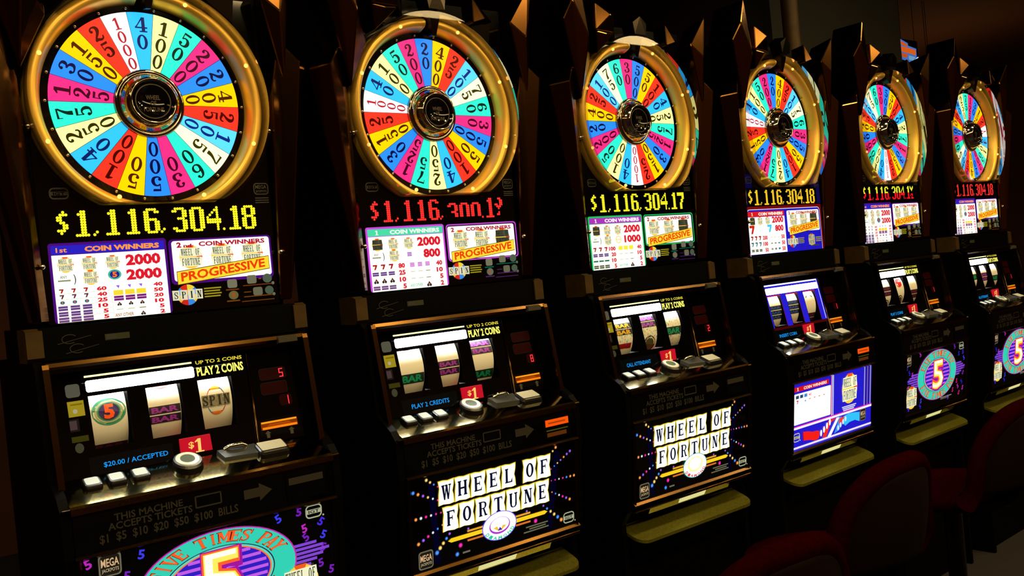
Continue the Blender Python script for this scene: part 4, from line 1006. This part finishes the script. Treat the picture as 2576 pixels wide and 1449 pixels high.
# ------------------------------------------------------------------ machines
PM = [(0.01682, 0.011827, -0.018218), (-0.018559, -0.00571, -0.010337), (-0.006832, -0.005672, 0.003214), (0.003178, -0.003649, 0.031462), (0.005393, 0.003204, 0.028053), (0.005, 0.004, 0.028)]
MACH = [
 dict(rot=0, led='$1,116,304.18', lm='y', pay='violet', belly=('five', 1), msg='$20.00 / ACCEPTED', d=('5', '1'), lit=False,
      reels=([('five', .18), ('bar_dark', -.55)], [('cherry', .72), ('bar_purple', .12)], [('spin', .05)]),
      label='slot machine nearest the camera, with yellow jackpot digits and a five-times-pay oval below'),
 dict(rot=4, led='$1,116,ghh.1q', lm='r', pay='teal', belly=('tiles', 'violet'), msg='PLAY 2 CREDITS', d=(None, '8'), lit=True,
      reels=([('cherry', .78), ('bar_green', -.08)], [('arc', .7), ('bar_purple', .12), ('cherry', -.85)], [('bar_purple', .55), ('bar_green', -.3)]),
      label='slot machine with all-red jackpot digits above a pay table with a turquoise header'),
 dict(rot=10, led='$1,116,304.17', lm='y', pay='green', belly=('tiles', 'teal'), msg='CALL ATTENDANT', d=(None, '2'), lit=False,
      reels=([('bar_yellow', .42), ('foil', -.05), ('seven', -.25)], [('bar_purple', .55), ('foil', .0), ('disc', -.42)], [('foil', .3), ('bar_green', .05), ('foil', -.45)]),
      label='slot machine with a green-bordered pay table, middle one between the red-digit and the blue-panel machines'),
 dict(rot=4, led='$1,116,304.18', lm='a', pay='blue', belly=('table', 0), msg='INSERT COIN', d=(None, '1'), lit=True,
      reels=([('bar_blue', .2), ('arc', -.7)], [('bar_blue', .3), ('arc', -.7)], [('arc', .3), ('bar_dark', -.3)]),
      label='slot machine with bright blue reel surround and blue lower panel showing a white table'),
 dict(rot=10, led='$1,116,304.1v', lm='s', pay='violet', belly=('five', 2), msg='PLAY 2 COINS', d=(None, '1'), lit=False,
      reels=([('bar_dark', .25), ('disc', -.6)], [('cherry', .35), ('disc', -.5)], [('bar_dark', -.05)]),
      label='slot machine with jackpot digits half yellow half red, just right of the blue-panel machine'),
 dict(rot=16, led='$1,116,304.18', lm='r', pay='violet', belly=('five', 2), msg='CALL ATTENDANT', d=(None, '1'), lit=False,
      reels=([('bar_green', .2)], [('bar_purple', .2)], [('bar_green', .0)]),
      label='slot machine at the far right end of the row'),
]
REELS_DEF = {}
for i, c in enumerate(MACH):
    dx, dy, yw = PM[i]
    root = thing('slot_machine', c['label'], 'slot machine', ((i + dx) * S, dy * S, 0), yw, 'row of wheel slot machines')
    L = lambda name, key, b, par=root: link_mesh(name, key, b, par)
    blue = 'blue' if c['pay'] == 'blue' else 'black'
    L('cabinet', 'cabinet', g_cabinet)
    tg = L('top_glass', 'topglass', g_topglass)
    L('jackpot_display', ('led', i), g_led(c['led'], c['lm']), root)
    L('pay_table', ('pay', c['pay']), g_pay(c['pay'])); L('progressive_panel', ('prog', c['pay']), g_prog(c['pay']))
    wh = L('prize_wheel', ('wheel', c['rot']), g_wheel(c['rot'] + (0 if i else .0)))
    hub = L('wheel_hub', 'hub', g_hub, wh); L('hub_face', 'hubface', g_hubface, wh); L('wheel_pegs', 'pegs', g_pegs, wh)
    bz = L('wheel_bezel', 'bezel', g_bezel)
    for k in range(8): L('bulb', ('bulb', k), g_bulb(k), bz)
    cw = L('wheel_cover', 'coverwall', g_coverwall); L('cover_front', 'coverfront', g_coverfront, cw)
    L('wheel_pointer', 'pointer', g_pointer); L('crest', 'crest', g_crest); L('crest_arch', 'arch', g_arch)
    for s_ in (-1, 1):
        L('chrome_column', ('colm', s_), g_column(s_)); L('crown_shard', ('shard', s_), g_shard(s_)); L('end_cap', ('cap', s_), g_endcap(s_))
    L('nameplate', 'nameplate', g_nameplate)
    df = L('reel_door', 'door', g_doorframe); L('door_latch', 'latch', g_latch, df)
    L('reel_glass', ('mask', blue), g_mask(blue)); L('reel_light', ('bar', blue), g_lightbar(blue))
    if blue == 'black': L('coin_sign', 'coinsign', g_coinsign)
    L('payline_strip', 'paystrip', g_paystrip)
    for k in range(3): L('reel', ('reel', i, k), g_reel(k, c['reels'][k]))
    L('credit_meter', ('meter', c['d']), g_meter(*c['d'])); L('bill_acceptor', 'bill', g_bill)
    L('denomination_sign', 'denom', g_denom); L('message_display', ('msg', c['msg']), g_message(c['msg']))
    L('button_deck', 'deck', g_deck)
    for k, u in enumerate((-.279, -.218, -.157)): b = L('play_button', ('btn', k), g_btn(u)); L('button_cap', ('btnc', k), g_btncap(u), b)
    b = L('spin_button', 'spinb', g_spinbtn); L('button_cap', 'spinc', g_spincap, b)
    b = L('change_button', 'chb', g_changebtn); L('button_cap', 'chc', g_changecap, b)
    L('coin_entry', 'entry', g_coinentry)
    L('ticket_panel', 'ticket', g_ticket); L('ticket_slot', ('slot', c['lit']), g_slot(c['lit']))
    kind, var = c['belly']
    L('belly_glass', ('belly', kind, var), {'tiles': g_belly_tiles, 'five': g_belly_five}[kind](var) if kind != 'table' else g_belly_table)
    L('belly_trim', 'btrim', g_bellytrim)
    tr = L('coin_tray', 'tray', g_tray); L('tray_plate', 'tplate', g_trayplate, tr); L('tray_glint', 'tglint', g_trayglint, tr); L('tray_lock', 'tlock', g_lock, tr)
    # fluorescent tube behind the reel glass, above the reels
    area('reel_lamp', (-.05 * S, -.012 * S, (-.772 + FZ) * S), .42 * S, 2.2, (1, 1, .95), (math.radians(-4), 0, 0), root, .025 * S)

# ------------------------------------------------------------------ stools
def g_seat():
    g = G(); z = -FZ + .80
    g.lathez([(.0, z - .05), (.26, z - .05), (.285, z - .03), (.29, z - .005), (.275, z + .018), (.2, z + .03), (.0, z + .033)], CUSH, n=40, sy=.92); return g
def back_pts(r, y, n=28, h=.30, zb=-FZ + .92):
    o = []
    for i in range(n + 1):
        a = PI * i / n; o.append((-r * math.cos(a), y, zb + h * math.sin(a) ** .75))
    return o
def g_backpad():
    g = G(); n = 24; m_ = 10; v = []; f = []
    for side, off in ((0, -.035), (1, .03)):
        for i in range(n + 1):
            u = -1 + 2 * i / n; top = math.sqrt(max(0, 1 - abs(u) ** 2.6))
            for j in range(m_ + 1):
                t = j / m_; z = -FZ + .84 + t * (.04 + .29 * top); y = -.27 - .03 + .10 * u * u - .04 * t
                bul = .02 * math.sin(PI * t) * (1 - u * u); v.append((.275 * u, y + off + (bul if side else -bul), z))
    w_ = m_ + 1; N = (n + 1) * w_
    for i in range(n):
        for j in range(m_):
            a = i * w_ + j; f.append([a, a + 1, a + w_ + 1, a + w_]); f.append([N + a, N + a + w_, N + a + w_ + 1, N + a + 1])
        a = i * w_ + m_; f.append([a, N + a, N + a + w_, a + w_]); a = i * w_; f.append([a, a + w_, N + a + w_, N + a])
    g.add(v, f, FRAME, True); return g
def g_backrim():
    g = G(); n = 40; pts = []
    for i in range(n + 1):
        u = -1 + 2 * i / n; top = math.sqrt(max(0, 1 - abs(u) ** 2.6)); pts.append((.28 * u, -.305 + .10 * u * u - .04, -FZ + .88 + .29 * top))
    pts = [(-.28, -.2, -FZ + .80)] + pts + [(.28, -.2, -FZ + .80)]
    g.tube(pts, .036, CUSH, 12); return g
def g_pedestal():
    g = G(); g.lathez([(.0, -FZ), (.24, -FZ), (.25, -FZ + .012), (.22, -FZ + .03), (.05, -FZ + .05), (.038, -FZ + .08), (.038, -FZ + .72), (.12, -FZ + .74), (.12, -FZ + .752), (.0, -FZ + .752)], DARKCH, n=32); return g
def g_footring():
    g = G(); z = -FZ + .28; g.tube([(.19 * math.cos(2 * PI * i / 32), .19 * math.sin(2 * PI * i / 32), z) for i in range(32)], .014, DARKCH, 8, True)
    for k in range(3): a = 2 * PI * k / 3; g.tube([(0, 0, z), (.19 * math.cos(a), .19 * math.sin(a), z)], .01, DARKCH, 6)
    return g
stool = thing('casino_stool', '', 'stool')
for nm, fn in (('seat', g_seat), ('backrest', g_backpad), ('backrest_rim', g_backrim), ('pedestal', g_pedestal), ('foot_ring', g_footring)): link_mesh(nm, None, fn, stool)
SPOTS = [((1.965, -.745), .0, 'dark red stool with a rounded back, facing the green-bordered slot machine'),
         ((1.05, -.98), -.1, 'dark red stool lowest in the picture, facing the slot machine with red digits'),
         ((3.10, -.66), .0, 'dark red stool at the right edge, facing the blue-panel slot machine')]
first = True
for (x, y), rz, lab in SPOTS:
    if first: o = stool; first = False
    else:
        o = stool.copy(); col.objects.link(o)
        for ch in stool.children: c2 = ch.copy(); col.objects.link(c2); c2.parent = o
    o.location = (x * S, y * S, 0); o.rotation_euler = (0, 0, rz); o['label'] = lab; o['group'] = 'dark red stools before the slot machines'; o['category'] = 'stool'

# ------------------------------------------------------------------ background things
def bg(name, label, cat, build):
    o = link_mesh(name, None, build); o['label'] = label; o['category'] = cat; return o
bg('support_pole', 'tall brass-coloured pole behind the blue-panel slot machine', 'pole', lambda: G().lathez([(.055, -FZ), (.055, zc)], DULL, 4.49, .848, 24))
struct('trim_1', lambda: G().box(4.9, 6.70, 1.28, 1.5, -FZ, zc, mat('pillar_dark', (26, 24, 14), .7)))
sg = thing('neon_sign', 'orange and blue lit sign hanging in the far background at top right', 'sign', (8.285 * S, 2.12 * S, 0))
link_mesh('sign_board', None, lambda: G().box(0, .345, .0, .05, 1.11, 1.43, BLACK), sg)
def g_neon():
    g = G(lambda u, v, l: (u * .85, -.0009 * l, v - .03)); OR = (225, 95, 20); BL = (70, 120, 210)
    g.P([(.0, 1.46), (.18, 1.425), (.18, 1.40), (.37, 1.38), (.36, 1.24), (.26, 1.22), (.0, 1.25)], BL, 1, .8)
    g.P([(.01, 1.44), (.16, 1.41), (.16, 1.385), (.01, 1.4)], OR, 2, .8); g.P([(.01, 1.385), (.2, 1.375), (.35, 1.365), (.34, 1.31), (.2, 1.32), (.01, 1.33)], OR, 2, .9); g.P([(.01, 1.315), (.15, 1.31), (.13, 1.27), (.01, 1.275)], OR, 2, .7)
    g.P([(.17, 1.3), (.33, 1.29), (.28, 1.25), (.17, 1.255)], (120, 170, 200), 2.5, .8)
    g.P([(.3, 1.26), (.4, 1.30), (.39, 1.21), (.33, 1.18)], (225, 240, 255), 2, 1.1)
    g.P([(.0, 1.235), (.26, 1.2), (.25, 1.16), (.0, 1.15)], (24, 50, 80), 2, .8)
    for k in range(4): g.R(.02 + .06 * k, .05 + .06 * k, 1.165, 1.215, (90, 170, 210), 3, .8)
    return g
link_mesh('sign_face', None, g_neon, sg)
for xx in (.06, .33): link_mesh('hanger_rod', None, lambda: G().box(xx, xx + .004, .02, .024, 1.42, zc, BLACK), sg)
for (x, z, w_, lab) in ((8.949, 1.18, .035, 'small round lamp glowing in the far background at top right'), (8.907, .96, .12, 'short lamp tube glowing below the small round lamp in the far background')):
    t = thing('background_lamp', lab, 'lamp', (x * S, 2.14 * S, 0))
    link_mesh('lamp_bulb', None, lambda: G().box(-w_ / 2, w_ / 2, .0, .02, z - .013, z + .013, emi((255, 245, 220), 1.5)), t)
    link_mesh('lamp_stem', None, lambda: G().box(-.002, .002, .03, .034, z + .019, zc, BLACK), t)
    link_mesh('lamp_housing', None, lambda: G().box(-w_ / 2 - .01, w_ / 2 + .01, .021, .05, z - .02, z + .02, BLACK), t)
